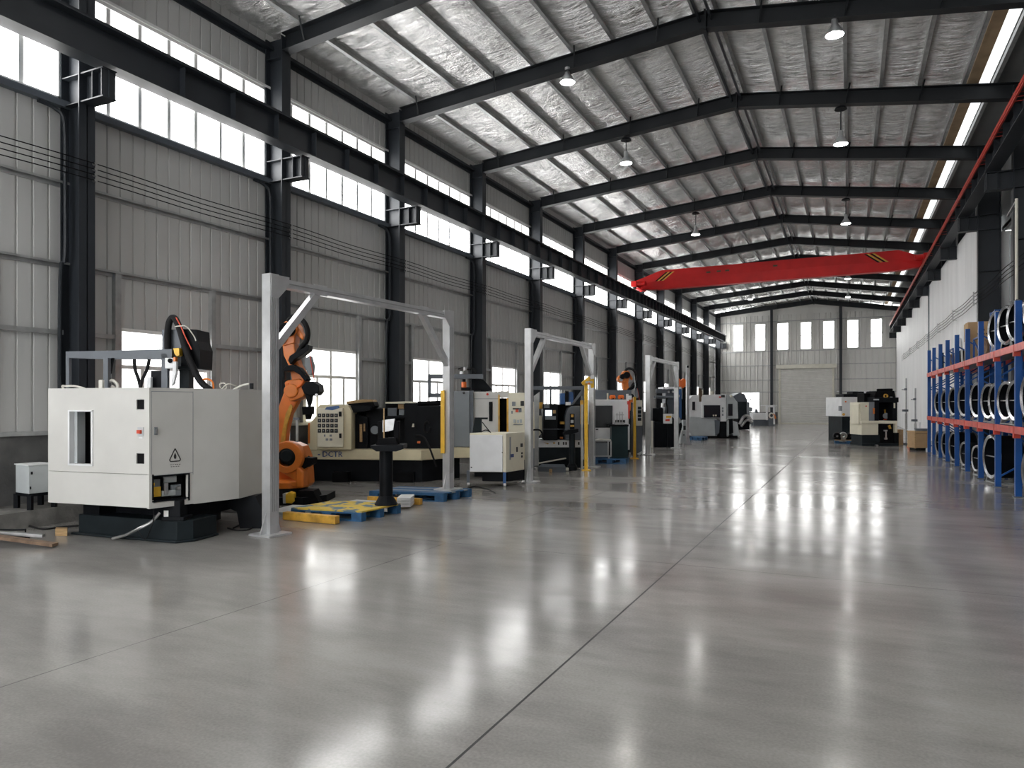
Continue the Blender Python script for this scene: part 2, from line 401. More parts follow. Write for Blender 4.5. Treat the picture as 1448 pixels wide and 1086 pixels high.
# far gable wall
gw = [(-9.27, -8.4), (-7.46, -6.58), (-5.64, -4.71), (-3.8, -2.92), (-2.04, -1.16), (-.22, .64), (1.51, 2.36)]
holes = [(a + 11.0, b + 11.0, 6.3, 8.62) for a, b in gw] + [(-5.36 + 11, -1.32 + 11, 0, 4.69), (-8.6 + 11, -7.05 + 11, .95, 2.75)]
gv, gf = holed((-11.0, YG), (4.6, YG), 0, 9.3, .2, holes)
def ribs(x0, x1, z0, z1, y, p=.36):
    out = []; x = x0 + p / 2
    while x < x1: out.append(PZ([(x - .08, y + .01), (x - .045, y - .045), (x + .045, y - .045), (x + .08, y + .01)], z0, z1)); x += p
    return out
rb = []
cuts = sorted({-10.8, 4.0, -5.36, -1.32, -8.6, -7.05, *[c for g in gw for c in g]})
for c0, c1 in zip(cuts, cuts[1:]):
    m_ = (c0 + c1) / 2
    spans = [(1.0, 9.3)]
    for a, b, z0, z1 in [(a, b, 6.25, 8.66) for a, b in gw] + [(-5.36, -1.32, 0, 5.05), (-8.6, -7.05, 0, 2.8)]:
        if a <= m_ <= b: spans = [q for s in spans for q in ((s[0], min(s[1], z0)), (max(s[0], z1), s[1])) if q[1] > q[0] + .02]
    for z0, z1 in spans: rb += ribs(c0, c1, z0, z1, YG)
top = PY([(-11.0, 9.29), (4.6, 9.29), (4.6, 9.3), (-2.73, 10.75), (-11.0, 9.7)], YG, YG + .2)
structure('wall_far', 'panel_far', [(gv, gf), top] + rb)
structure('baseboard_far', 'dado', [B(-10.8, -5.6, YG - .08, YG + .02, 0, 1.0), B(-1.1, 4.0, YG - .08, YG + .02, 0, 1.0)])
for a, b in gw: pane_window(YG, a, b, 6.3, 8.62, 0, [(.5, 1), (.5, 1)], False, axis='y', pane='daylight_far')
pane_window(YG, -8.6, -7.05, .95, 2.75, 0, [(.35, 2), (.65, 2)], False, axis='y', pane='daylight_low')
for z in (8.75, 6.2, 5.0, 3.75, 2.72): trim('galvanised', [B(-10.5, -5.5 if z < 4.8 else 4.0, YG - .1, YG - .03, z - .04, z + .04)] + ([B(-1.2, 4.0, YG - .1, YG - .03, z - .04, z + .04)] if z < 4.8 else []), up=False)
slats = []
z = 0.0
while z < 4.69:
    slats.append(PX([(YG - .02, z), (YG - .055, z + .03), (YG - .055, z + .12), (YG - .02, z + .15), (YG + .04, z + .15), (YG + .04, z)], -5.36, -1.32)); z += .15
dr = structure('door_1', 'shutter', slats)
for n_, m_, s_ in (('door_frame', 'cream_trim', [B(-5.5, -5.36, YG - .12, YG, 0, 4.9), B(-1.32, -1.18, YG - .12, YG, 0, 4.9)]), ('shutter_housing', 'cream_trim', [B(-5.7, -1.0, YG - .35, YG - .02, 4.69, 5.02)]), ('door_sill', 'cream_trim', [B(-5.36, -1.32, YG - .1, YG - .04, 0, .1)])):
    o = build(n_, m_, s_, parent=dr); o['kind'] = 'structure'
for n_, x in (('second', -6.06), ('third', -.69)):
    t = thing('gable_column', 'slim dark steel column on the far end wall just %s of the roller shutter' % ('left' if x < -3 else 'right'), 'column', x, YG - .25, 0, 'columns on the far end wall', world=True)
    build('flange', 'steel_dark', [B(x - .11, x + .11, YG - .34, YG - .32, 0, zb(x) * rise(YG)), B(x - .006, x + .006, YG - .33, YG - .05, 0, zb(x) * rise(YG))], t)

# right wall: white sandwich panels in front of the columns, dark sheet above the runway
XP = XR - .03
rw = []
for a, b in ((24.75, 38.45), (39.1, YG)): rw.append(corr(a, b, 0, 7.02, XP, 1.12, .012, .012))
rw += [PZ([(XP, 24.72), (7.2, 24.72), (7.2, 24.75), (XP, 24.75)], 0, 6.58)]
structure('wall_right', 'panel_white', rw, up=True, fix=False)
structure('wall_right_upper', 'roof_sheet', [B(3.98, 4.05, YB, YG, 6.58, 9.0), B(3.36, 4.05, 24.75, YG, 7.02, 7.05)], up=True)
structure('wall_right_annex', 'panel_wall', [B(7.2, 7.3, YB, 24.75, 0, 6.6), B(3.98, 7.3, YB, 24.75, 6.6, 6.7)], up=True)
structure('wall_back', 'panel_wall', [holed((-11.0, YB), (7.3, YB), 0, 9.6, -.15, [(0.6, 8.6, 0, 5.4)])])
for i in range(6): pane_window(YB + .2, -9.5 + i * 2.1, -8.5 + i * 2.1, 6.3, 8.6, 0, [(.5, 1), (.5, 1)], False, axis='y')

# roof: foil blanket over purlins
XPL = [-9.83, -8.69, -7.67, -6.66, -5.66, -4.73, -3.77, -2.95]; XPR = [-2.51, -1.68, -.9, -.1, .68, 1.5, 2.42]
def foil(xs):
    v, f = [], []; ny = int((YG - YB) / .065); cols = []
    for x0, x1 in zip(xs, xs[1:]):
        n = max(3, int((x1 - x0) / .13))
        for k in range(n): cols.append((x0 + (x1 - x0) * k / n, math.sin(math.pi * k / n)))
    cols.append((xs[-1], 0))
    for j in range(ny + 1):
        y = YB + (YG - YB) * j / ny
        bay = min(abs(y - q) for q in YK)
        for x, s in cols:
            w = noise.noise(Vector((x * .7, y * 2.1, 3.3))) * .04 + noise.noise(Vector((x * 2.2, y * 4.5, 9.1))) * .018 + noise.noise(Vector((x * .3, y * .7, 1.7))) * .03
            w += noise.noise(Vector((x * .55, y * 5.5, 5.2))) * .016 + noise.noise(Vector((x * 1.6, y * 11, 2.2))) * .006; q = min(1, bay / .45)
            v.append((x, y, (zb(x) + .50 + s * (-.055 * q + w * (.3 + .7 * q))) * rise(y)))
    m = len(cols)
    for j in range(ny):
        for k in range(m - 1): f.append((j * m + k, j * m + k + 1, (j + 1) * m + k + 1, (j + 1) * m + k))
    return v, f
ce = structure('ceiling', 'foil', [foil([-10.85] + XPL + [-2.73]), foil([-2.73] + XPR)], smooth=True, fix=False)
def slab(x0, x1, o0, o1):
    """strip of roof between two lines along the hall"""
    return ([(x, y, (zb(x) + o) * rise(y)) for y in (YB, YG) for x, o in ((x0, o0), (x1, o0), (x1, o1), (x0, o1))], [(0, 1, 2, 3), (7, 6, 5, 4), (0, 4, 5, 1), (1, 5, 6, 2), (2, 6, 7, 3), (3, 7, 4, 0)])
structure('ceiling_outer', 'roof_sheet', [slab(-11.1, -2.73, .72, .76), slab(-2.73, 2.5, .72, .76)])
structure('ceiling_edge_board', 'tan_board', [slab(2.5, 2.74, .45, .5)])
structure('ceiling_skylight', 'skylight_pane', [slab(2.74, 2.98, .55, .56)])
structure('ceiling_eave', 'roof_sheet', [slab(2.98, 4.3, .5, .54)])
for x in XPL + XPR + [3.03]:
    trim('galvanised', [slab(x - .035, x - .02, .36, .53), slab(x - .035, x + .04, .36, .375), slab(x - .035, x + .04, .515, .53)], up=False)
for x in (-2.86, -2.62): trim('steel_dark', [slab(x - .02, x + .02, .2, .27)], up=False)

# columns, corbels
ORD = ['first', 'second', 'third', 'fourth', 'fifth', 'sixth', 'seventh', 'eighth', 'ninth', 'tenth', 'eleventh', 'twelfth', 'thirteenth', 'fourteenth', 'fifteenth']
def hcol(y, xi, xo, zt):
    g = 1 if xi > xo else -1
    return [B(min(xi, xi - g * .022), max(xi, xi - g * .022), y - .125, y + .125, 0, zt), B(min(xo, xo + g * .022), max(xo, xo + g * .022), y - .125, y + .125, 0, zt), B(min(xi, xo), max(xi, xo), y - .007, y + .007, 0, zt)]
for i, y in enumerate(YK):
    k = i - K0
    if k < -1: continue
    zt = zb(XC) + .3
    t = thing('steel_column', 'dark steel column on the window wall, %s' % (ORD[k] + ' of its row from the camera' if k >= 0 else 'just beside the camera outside the view'), 'column', XC, y, 0, 'columns on the window wall', world=True)
    build('shaft', 'steel_dark', hcol(y, XC, XW + .03, zt), t, up=True)
    build('corbel', 'steel_dark', [B(XC - .01, -9.82, y - .11, y + .11, 6.62, 6.64), B(XC - .01, -9.82, y - .11, y + .11, 6.2, 6.22), B(XC, -9.82, y - .006, y + .006, 6.2, 6.64), B(-9.86, -9.845, y - .11, y + .11, 6.21, 6.63), B(-10.08, -10.07, y - .1, y + .1, 6.21, 6.63)], t, up=True)
    for z in (6.2, 6.62, 7.2, 8.7): build('stiffener', 'steel_dark', [B(XW + .04, XC - .01, y - .115, y + .115, z, z + .014)], t, up=True)
    build('cable_conduit', 'steel_dark', [tube([(XW + .1, y - .5, 6.15), (XW + .14, y - .26, 6.1), (XW + .2, y - .17, 5.9), (XW + .2, y - .16, 5.0), (XW + .2, y - .16, 3.9), (XW + .12, y - .18, 3.6), (XW + .1, y - .18, 1.3)], .03)], t, up=True, smooth=True)
    for z in (5.33, 5.245, 5.16, 5.075): build('insulator', 'steel_bare', [cyl((XC, y + .1, z), (XC + .06, y + .1, z), .022, 10)], t, up=True)
for k in range(3, 13):
    y = YK[K0 + k]
    t = thing('wall_column', 'dark steel column on the rack side of the hall, %s from the camera' % ORD[k - 3], 'column', XR, y, 0, 'columns on the rack side', world=True)
    build('shaft', 'steel_dark', hcol(y, XR + (0 if k not in (4, 7) else -.06), XR + .5, zb(3.4) + .3), t, up=True)
    build('corbel', 'steel_dark', [B(2.84, XR, y - .11, y + .11, 6.98, 7.0), B(2.84, XR, y - .11, y + .11, 6.58, 6.6), B(2.84, XR, y - .006, y + .006, 6.58, 7.0), B(2.86, 2.875, y - .11, y + .11, 6.59, 6.99), B(3.1, 3.11, y - .1, y + .1, 6.59, 6.99)], t, up=True)
    for z in (5.4, 6.58, 7.0): build('stiffener', 'steel_dark', [B(XR, XR + .49, y - .115, y + .115, z, z + .014)], t, up=True)

# rafters
for i, y in enumerate(YK):
    k = i - K0
    if k < 0: continue
    t = thing('roof_rafter', 'dark steel roof rafter spanning the hall, %s from the camera' % ORD[k], 'rafter', -2.73, y, 9.4, 'roof rafters', world=True)
    def half(x0, x1, y=y):
        R_ = rise(y); w = .115
        def fl(o0, o1, hw): return ([(x, yy, (zb(x) + o) * R_) for yy in (y - hw, y + hw) for x, o in ((x0, o0), (x1, o0), (x1, o1), (x0, o1))], [(0, 1, 2, 3), (7, 6, 5, 4), (0, 4, 5, 1), (1, 5, 6, 2), (2, 6, 7, 3), (3, 7, 4, 0)])
        return [fl(0, .016, w), fl(.345, .36, w), fl(0, .36, .005)]
    e = 1e-4
    build('beam_half', 'steel_rafter', half(XC - .02, -2.73 - e), t); build('beam_half', 'steel_rafter', half(-2.73, XR + .4), t)
    build('ridge_plate', 'steel_rafter', [B(-2.75, -2.71, y - .14, y + .14, (zb(-2.73) - .06) * rise(y), (zb(-2.73) + .38) * rise(y))], t)
    for j, x in enumerate(XPL[:-1] + XPR):
        if j % 2 == 0: build('purlin_cleat', 'steel_rafter', [bar((x, y - .02, (zb(x) + .02) * rise(y)), (x + .1, y - .3, (zb(x) + .42) * rise(y)), .03, .03)], t)

# crane runway beams, conductor rails, wires
def runway(name, label, xc, z0, z1, y1):
    t = thing(name, label, 'crane beam', xc, 12, z0, world=True)
    ys = [YB + (y1 - YB) * i / 40 for i in range(41)]
    build('beam', 'steel_dark', [B(xc - .15, xc + .15, YB, y1, z0, z0 + .022), B(xc - .17, xc + .17, YB, y1, z1 - .022, z1), B(xc - .007, xc + .007, YB, y1, z0, z1)], t, up=True)
    y = 8.2; n = 0
    while y < y1 and n < 95: build('stiffener', 'steel_dark', [B(xc - .13, xc + .13, y - .006, y + .006, z0 + .01, z1 - .01)], t, up=True); y += 1.05 if y < 30 else .7; n += 1
    build('crane_rail', 'steel_dark', [PY([(xc - .06, z1), (xc + .06, z1), (xc + .02, z1 + .03), (xc + .035, z1 + .1), (xc - .035, z1 + .1), (xc - .02, z1 + .03)], YB, y1)], t, up=True)
    return t
runway('crane_runway', 'long dark crane runway beam across the window wall', -9.87, 6.66, 7.2, 64.2)
rt = runway('crane_runway', 'long dark crane runway beam above the blue racks, carrying red conductor bars', 2.98, 7.0, 7.46, 64.2)
for x, z in ((2.78, 7.44), (2.76, 7.36), (2.75, 7.28)):
    cb = build('conductor_bar', 'red_rail', [B(x - .018, x + .018, 5, 62, z - .016, z + .016)] + [B(x - .01, 2.98, yy, yy + .02, z - .004, z + .004) for yy in range(8, 62, 2)], rt, up=True); cb['label'] = 'thin red conductor bar'
for j, z in enumerate((5.33, 5.245, 5.16, 5.075)):
    pts = []
    for a, b in zip(YK[2:], YK[3:]): pts += [(XC + .05, a + .1, z), (XC + .05, (a + b) / 2, z - .035)]
    pts.append((XC + .05, YK[-1], z))
    tag(build('cable', 'black_matte', [tube(pts, .008, 6)], up=True), '%s of four thin wires strung between the columns along the window wall' % ('topmost', 'second highest', 'third highest', 'lowest')[j], 'cable', 'wires along the window wall')
for j, z in enumerate((4.8, 4.7, 4.6, 4.5)):
    pts = []
    for a, b in zip(YK[5:-2], YK[6:-1]): pts += [(XP - .1, a, z), (XP - .1, (a + b) / 2, z - .04)]
    tag(build('cable', 'black_matte', [tube(pts, .008, 6)], up=True), '%s of four thin wires strung along the white panels above the racks' % ('topmost', 'second highest', 'third highest', 'lowest')[j], 'cable', 'wires along the white panels')
for y in YK[7:-2]:
    o = build('wire_bracket', 'steel_bare', [B(XP - .14, XP - .1, y - .015, y + .015, 4.45, 4.85)] + [B(XP - .12, XP, y - .012, y + .012, zz - .01, zz + .01) for zz in (4.5, 4.8)], up=True); o['kind'] = 'structure'; o.name = 'trim_%d' % (tn + 1); tn += 1

# travelling crane
t = thing('bridge_crane', 'red bridge crane girder spanning the hall below the rafters', 'crane', -3.4, 36.2, 7.6, world=True)
def zc(x, z): return z + (x + 9.87) / 12.85 * .12
gy = 36.2
sec = [(-.20, 0), (.20, 0), (.30, .42), (.30, .86), (-.30, .86), (-.30, .42)]
def gird():
    st = [(-9.87, .42, .62), (-8.75, 0, 1), (1.9, 0, 1), (2.92, .42, .62)]
    v, f = [], []
    for x, lo, hi in [(-10.05, .1, .55), (-8.65, 0, 1.08), (1.95, 0, 1.02), (2.85, .1, .6)]:
        for a, b in sec: v.append((x, gy + a, zc(x, 7.5) + .86 * (lo + b / .86 * (hi - lo))))
    n = len(sec)
    for i in range(3):
        for k in range(n): f.append((i * n + k, i * n + (k + 1) % n, (i + 1) * n + (k + 1) % n, (i + 1) * n + k))
    f += [tuple(range(n)), tuple(3 * n + k for k in range(n))[::-1]]
    return v, f
g_ = build('girder', 'red_crane', [gird()], t)
def stripe(x, s): return ([(xx, gy - .302 , zc(x, zz)) for xx, zz in ((x, 7.9), (x + .1, 7.9), (x + .1 + s, 8.32), (x + s, 8.32))] + [(xx, gy - .31, zc(x, zz)) for xx, zz in ((x, 7.9), (x + .1, 7.9), (x + .1 + s, 8.32), (x + s, 8.32))], [(0, 1, 2, 3), (7, 6, 5, 4), (0, 4, 5, 1), (1, 5, 6, 2), (2, 6, 7, 3), (3, 7, 4, 0)])
for x, s in ((-8.95, .55), (-8.72, .55), (1.35, -.55), (1.12, -.55)):
    build('warning_stripe', 'black_paint', [stripe(x, s)], g_); build('warning_stripe', 'yellow_old', [stripe(x + .1, s)], g_)
for x, nm in ((-9.87, 7.46), (2.98, 7.73)):
    e_ = build('end_truck', 'red_crane', [B(x - .13, x + .13, gy - 1.0, gy + 1.0, nm + .14, nm + .42)], t)
    for yy in (gy - .8, gy + .8): build('wheel', 'steel_dark', [cyl((x - .06, yy, nm + .17), (x + .06, yy, nm + .17), .13, 16)], e_)
    build('drive_motor', 'red_crane', [cyl((x + (.13 if x < 0 else -.13), gy - .75, nm + .3), (x + (.55 if x < 0 else -.45), gy - .75, nm + .3), .12, 14)], e_)
for x in (-6.4, -5.9, -5.5, -3.3): build('plate_mark', 'brown_ink', [B(x, x + .2, gy - .305, gy - .295, 8.12 + (x + 6.4) * .02, 8.2 + (x + 6.4) * .02)], g_)

# lamps
def lamp(x, y, z, ztop, label):
    t = local_thing('high_bay_lamp', label, 'lamp', (x, y, z), 0, 'high bay lamps under the roof')
    build('shade', 'aluminium', [lathe([(.165, 0), (.172, .02), (.11, .13), (.06, .2), (.06, .34), (.0, .34)], (0, 0, 0), (0, 0, 1), 24)], t, smooth=True)
    build('lens', 'lamp_lens', [lathe([(0, -.02), (.1, -.015), (.16, .005), (.0, .01)], (0, 0, 0), (0, 0, 1), 24)], t, smooth=True)
    build('rod', 'steel_dark', [cyl((0, 0, .33), (0, 0, ztop - z), .014, 8)], t)
    if ztop - z > .6: build('ceiling_rose', 'black_paint', [lathe([(0, 0), (.15, 0), (.13, .05), (0, .06)], (0, 0, ztop - z - .12), (0, 0, 1), 16)], t)
for x, y, z, lb in ((-5.83, 15.28, 9.0, 'lit high bay lamp close under the second rafter on the window side'), (-5.77, 19.8, 8.52, 'lit lamp on a rod below the third rafter on the window side'),
                    (-5.59, 29.02, 8.45, 'lit lamp on a rod before the crane on the window side'), (-.27, 15.28, 8.85, 'lit high bay lamp close under the second rafter on the rack side'),
                    (-.21, 19.8, 8.2, 'lit lamp on a rod below the third rafter on the rack side'), (-.14, 29.02, 8.3, 'lit lamp on a rod just before the crane on the rack side'),
                    (-.11, 43.67, 8.6, 'lit lamp just below the red crane girder on the rack side'), (-6.51, 54.08, 9.25, 'small lit lamp beyond the crane on the window side'), (-.13, 54.08, 9.0, 'small lit lamp beyond the crane on the rack side')):
    lamp(x, y, z, max(z + .4, zb(x) * rise(y) + .01), lb)
for x in (-5.8, -.25):
    for y in (-5.6, 1.5, 8.0): lamp(x, y, 8.7, zb(x) * rise(y) + .01, 'lit high bay lamp overhead behind the view')
# ------------------------------------------------------------------ white machining centre at the near end of the row
ct = lambda r, d: fl_ if False else (r, d)
t = thing('machining_center', 'big white machine cabinet on a black base, with an open window hole and warning triangle', 'machine', -4.6, 9.3)
A, Cn, K1, K2, E1 = (-5.715, 8.8), (-4.216, 8.3), (-3.90, 8.76), (-3.545, 9.27), (-3.44, 9.9)
ZT, ZL = 1.847, .445
def face_holes(p0, p1, rects): 
    out = []
    for u0, v0, u1, v1 in rects:
        s0, za = onplane(u0, v0, p0, p1); s1, zb_ = onplane(u1, v1, p0, p1); out.append((s0, s1, zb_, za))
    return out
zs = onplane(140, 669, A, Cn)[1]
build('side_panel', 'white_paint', [holed(A, Cn, zs + .006, ZT, .05, face_holes(A, Cn, [(98, 581, 131, 657), (193, 565, 204, 579), (193, 641, 204, 656)]))], t)
build('apron', 'white_paint', [PZ([A, Cn, (Cn[0] + .01, Cn[1] + .03), (A[0] + .02, A[1] + .05)], ZL, zs)], t)
build('side_panel', 'white_paint', [holed(Cn, K1, ZL - .01, ZT, .05, face_holes(Cn, K1, [(217, 673, 266, 706)]))], t)
build('side_panel', 'white_paint', [PZ([K1, K2, E1, (E1[0] - .6, E1[1] + 1.0), (-6.3, 10.6), (-6.25, 10.55), (E1[0] - .62, E1[1] + .95), (E1[0] - .04, E1[1] - .01), (K2[0] - .04, K2[1] + .03), (K1[0] - .04, K1[1] + .03)], ZL - .015, ZT)], t)
build('side_panel', 'white_paint', [PZ([A, (A[0] + .05, A[1] + .02), (-6.25, 10.55), (-6.3, 10.6)], ZL, ZT)], t)
build('top_cover', 'grey_light', [PZ([(A[0] + .05, A[1] + .06), (Cn[0], Cn[1] + .06), (K1[0] - .05, K1[1] + .02), (K2[0] - .05, K2[1]), (E1[0] - .06, E1[1]), (E1[0] - .64, E1[1] + .9), (-6.2, 10.5)], ZT - .05, ZT - .02)], t)
build('interior', 'interior_dark', [PZ([(A[0] + .16, A[1] + .25), (Cn[0] - .06, Cn[1] + .26), (K1[0] - .14, K1[1] + .12), (-4.2, 9.9), (-5.9, 9.8)], .5, ZT - .06)], t)
wf = facebox(A, Cn, 97, 580, 99.5, 658, .012, .06), facebox(A, Cn, 129.5, 580, 132, 658, .012, .06), facebox(A, Cn, 97, 580, 132, 582, .012, .06), facebox(A, Cn, 97, 656, 132, 658.5, .012, .06)
build('window_surround', 'white_plain', list(wf), t)
build('door_edge', 'grey_light', [facebox(A, Cn, 100, 582, 104, 656, -.05, .16)], t)
build('inner_rail', 'rust', [facebox(A, Cn, 127, 582, 128.5, 656, -.09, .12)], t)
for v0, v1 in ((565, 579), (641, 656)): build('latch_recess', 'black_matte', [facebox(A, Cn, 193.5, v0 + .2, 203.8, v1 - .2, -.008, .05)], t)
sw = build('switch_plate', 'grey_light', [facebox(A, Cn, 195, 604, 203, 617, .006)], t)
build('red_switch', 'red_orange', [facebox(A, Cn, 196.5, 608, 201, 613, .035)], sw)
build('rating_plate', 'white_plain', [facebox(A, Cn, 196.5, 618, 202, 620, .004)], sw)
hp = build('handle_plate', 'grey_paint', [facebox(Cn, K1, 218, 604, 222.5, 615, .006)], t); build('handle', 'steel_bare', [facebox(Cn, K1, 219.4, 606, 221, 613, .025)], hp)
def seam(p0, p1, *r): return facebox(p0, p1, *r, .002, .004)
build('panel_seam', 'grey_paint', [seam(Cn, K1, 214, 553.5, 273, 554.3), seam(Cn, K1, 214, 670.3, 273, 671), seam(Cn, K1, 272.6, 553.5, 273.2, 671), seam(Cn, K1, 213.8, 553.5, 214.3, 671)], t)
def tri_sign(u, v, h_):
    L = math.hypot(K1[0] - Cn[0], K1[1] - Cn[1]); dx, dy = (K1[0] - Cn[0]) / L, (K1[1] - Cn[1]) / L; nx, ny = dy, -dx
    s, z = onplane(u, v, Cn, K1)
    P3 = lambda a, b, o=.003: (Cn[0] + dx * (s + a) + nx * o, Cn[1] + dy * (s + a) + ny * o, z + b)
    def strip(a, b, w):
        (ax, az), (bx, bz) = a, b; l = math.hypot(bx - ax, bz - az); px, pz = -(bz - az) / l * w, (bx - ax) / l * w
        return ([P3(ax - px, az - pz), P3(bx - px, bz - pz), P3(bx + px, bz + pz), P3(ax + px, az + pz), P3(ax - px, az - pz, 0), P3(bx - px, bz - pz, 0), P3(bx + px, bz + pz, 0), P3(ax + px, az + pz, 0)], [(0, 1, 2, 3), (7, 6, 5, 4), (0, 4, 5, 1), (1, 5, 6, 2), (2, 6, 7, 3), (3, 7, 4, 0)])
    w = h_ * .42
    tri = [(0, h_ * .5), (-w, -h_ * .32), (-w * .8, -h_ * .42), (w * .8, -h_ * .42), (w, -h_ * .32)]
    out = [strip(tri[i], tri[(i + 1) % 5], .006) for i in range(5)]
    drop = [(0, h_ * .22), (h_ * .1, -h_ * .05), (h_ * .08, -h_ * .2), (0, -h_ * .27), (-h_ * .08, -h_ * .2), (-h_ * .1, -h_ * .05)]
    out.append(([P3(a, b) for a, b in drop] + [P3(a, b, 0) for a, b in drop], [tuple(range(6)), tuple(range(11, 5, -1))] + [(i, (i + 1) % 6, 6 + (i + 1) % 6, 6 + i) for i in range(6)]))
    for zz, ws in ((-.66, (-.36, -.2, -.02, .12, .3)), (-.8, (-.32, -.15, .05, .22))):
        for a in ws: out.append(strip((a * h_, zz * h_), (a * h_ + .1 * h_, zz * h_), .0035))
    return out
build('warning_triangle', 'ink', tri_sign(247.5, 644, .165), t)
# pump recess
rc = build('pump_recess', 'black_matte', [facebox(Cn, K1, 216, 672, 267, 707, -.12, .16)], t)
for u0, v0, u1, v1, m_, o_ in ((222, 678, 232, 694, 'grey_paint', -.08), (237, 683, 243, 700, 'steel_bare', -.07), (238, 674, 256, 683, 'grey_light', -.09), (248, 686, 262, 702, 'grey_paint', -.085), (254, 688, 259, 693, 'steel_bare', -.05), (234, 694, 254, 702, 'grey_light', -.08)):
    build('pump_fitting', m_, [facebox(Cn, K1, u0, v0, u1, v1, o_, .12)], rc, bev=.008)
yl = build('yellow_label', 'yellow', [facebox(Cn, K1, 222, 689, 232, 703, -.07, .12)], rc)
build('label_mark', 'yellow', [facebox(Cn, K1, 217.3, v, 218.6, v + 4, .003) for v in (683, 689, 695)], rc)
build('recess_rim', 'black_paint', [facebox(Cn, K1, 215, 671, 268, 673.2, .008), facebox(Cn, K1, 215, 705.5, 268, 707.5, .008), facebox(Cn, K1, 215, 671, 217, 707.5, .008), facebox(Cn, K1, 266, 671, 268, 707.5, .008)], t)
# base
b0, b1, b2 = (-5.5, 9.06), (-3.99, 8.5), (-3.84, 8.6)
build('base_plinth', 'dark_base', [PZ([b0, b1, b2, (-3.72, 9.0), (-5.2, 9.55)], .012, .26), PZ([(b0[0] - .1, b0[1]), (b1[0], b1[1] - .03), (b2[0] + .03, b2[1]), (-3.7, 9.02), (-5.2, 9.6)], 0, .03)], t, bev=.01)
build('base_neck', 'black_paint', [PZ([(-5.1, 9.2), (-4.1, 8.85), (-3.85, 9.1), (-3.75, 9.7), (-5.0, 10.2)], .25, .5), PZ([(-5.45, 9.08), (-5.2, 9.0), (-5.05, 9.3), (-5.3, 9.4)], .2, .5)], t)
build('rear_leg', 'black_paint', [PY([(-4.35, .47), (-3.42, .43), (-3.3, .2), (-3.3, .09), (-3.24, .0), (-3.62, .0), (-3.66, .22), (-3.82, .3), (-4.05, .3), (-4.12, .1), (-4.3, .1)], 9.5, 9.75)], t)
build('rear_plinth', 'black_paint', [B(-5.0, -4.2, 9.5, 10.3, 0, .46)], t)
pb = build('coolant_pump', 'black_paint', [X(231, 708, 255, 735, 8.55, .2), X(228, 731, 260, 737, 8.53, .24)], t, bev=.008)
build('yellow_sticker', 'yellow_old', [X(233.5, 711, 242, 716, 8.543, .004)], pb); build('white_sticker', 'paper', [X(231.5, 722, 238, 731, 8.543, .004)], pb)
build('drain_hose', 'steel_bare', [tube([Q(226, 725, 8.5), Q(214, 738, 8.45), Q(195, 748, 8.45), Q(176, 757, 8.6), (U(158, 8.7), 8.72, .015)], .018)], t, smooth=True)
build('pump_cord', 'rubber', [tube([Q(217, 705, 8.4), Q(217, 735, 8.42), Q(212, 750, 8.45), Q(205, 763, 8.47), Q(196, 752, 8.45), Q(191, 745, 8.45)], .006)], t, smooth=True)
# top gear: frame, tower, hoses
dT = 9.3
fr = build('top_frame', 'steel_grey', [PP([(93, 497), (147, 496), (243, 493.5), (243, 508), (147, 508), (96, 506), (93, 506)], dT, .07), X(93, 506, 97.5, 552, dT, .06), X(146, 506, 152.5, 550, dT - .15, .07), X(228, 500, 236.5, 550, dT, .07)], t)
build('frame_brace', 'black_paint', [PP([(152, 508), (159, 506), (155, 528), (153, 530)], dT - .05, .05)], fr)
tw = build('drive_tower', 'steel_grey', [X(241, 466, 257, 518, 9.45, .4), X(229, 466, 236, 500, 9.5, .3)], t)
build('tower_cover', 'black_paint', [PP([(256, 465), (278, 466), (279, 482), (283, 494), (282, 520), (256, 518)], 9.42, .4)], tw)
build('tower_post', 'dark_base', [X(253.5, 518, 267, 552, 9.55, .15), X(246, 518, 282, 522, 9.45, .4)], tw)
build('yellow_stop', 'yellow', [PP([(245, 492.5), (253, 492), (253.5, 502), (250, 504), (246.5, 500)], 9.3, .1)], fr)
ls = build('limit_switch', 'white_plain', [X(233, 506, 245, 521, 9.22, .08), PP([(245, 511), (249, 511), (249, 527), (245, 543), (241.5, 546), (243.5, 526)], 9.22, .06)], fr, bev=.006)
build('switch_head', 'orange', [X(245, 505, 248, 511, 9.21, .06)], ls); build('switch_dial', 'black_paint', [cyl(Q(240.5, 510, 9.23), Q(240.5, 510, 9.2), .03, 14)], ls)
build('relay_box', 'black_paint', [X(213, 524, 228, 549, 9.3, .16)], t, bev=.005)
build('relay_cap', 'white_plain', [X(207.5, 533, 213, 549, 9.2, .05)], t)
build('cable_chain', 'rubber', [tube([Q(237.5, 503, 9.4), Q(237, 475, 9.4), Q(239, 457, 9.4), Q(244, 449, 9.4), Q(249, 453, 9.38), Q(255, 468, 9.36), Q(263, 495, 9.34), Q(273, 520, 9.32), Q(284, 540, 9.3), Q(298, 552, 9.28)], .042, 10)], t, smooth=True)
build('red_wire', 'red_orange', [tube([Q(249, 449, 9.33), Q(256, 462, 9.3), Q(262, 476, 9.28), Q(271, 494, 9.27)], .008)], t, smooth=True)
build('tan_wire', 'white_cable', [tube([Q(247, 462, 9.3), Q(254, 461, 9.28), Q(264, 462, 9.3), Q(274, 475, 9.35), Q(277, 482, 9.36)], .007)], t, smooth=True)
build('forked_hose', 'rubber', [tube([Q(190, 508, 9.3), Q(191, 522, 9.3), Q(196, 537, 9.3), Q(199, 551, 9.3)], .022), tube([Q(211, 508, 9.3), Q(208, 522, 9.3), Q(201, 538, 9.3), Q(198, 551, 9.3)], .022)], t, smooth=True)
build('orange_conduit', 'orange', [tube([Q(284, 537, 9.3), Q(294, 536, 9.3), Q(301, 541, 9.3), Q(302, 552, 9.3)], .012)], t, smooth=True)
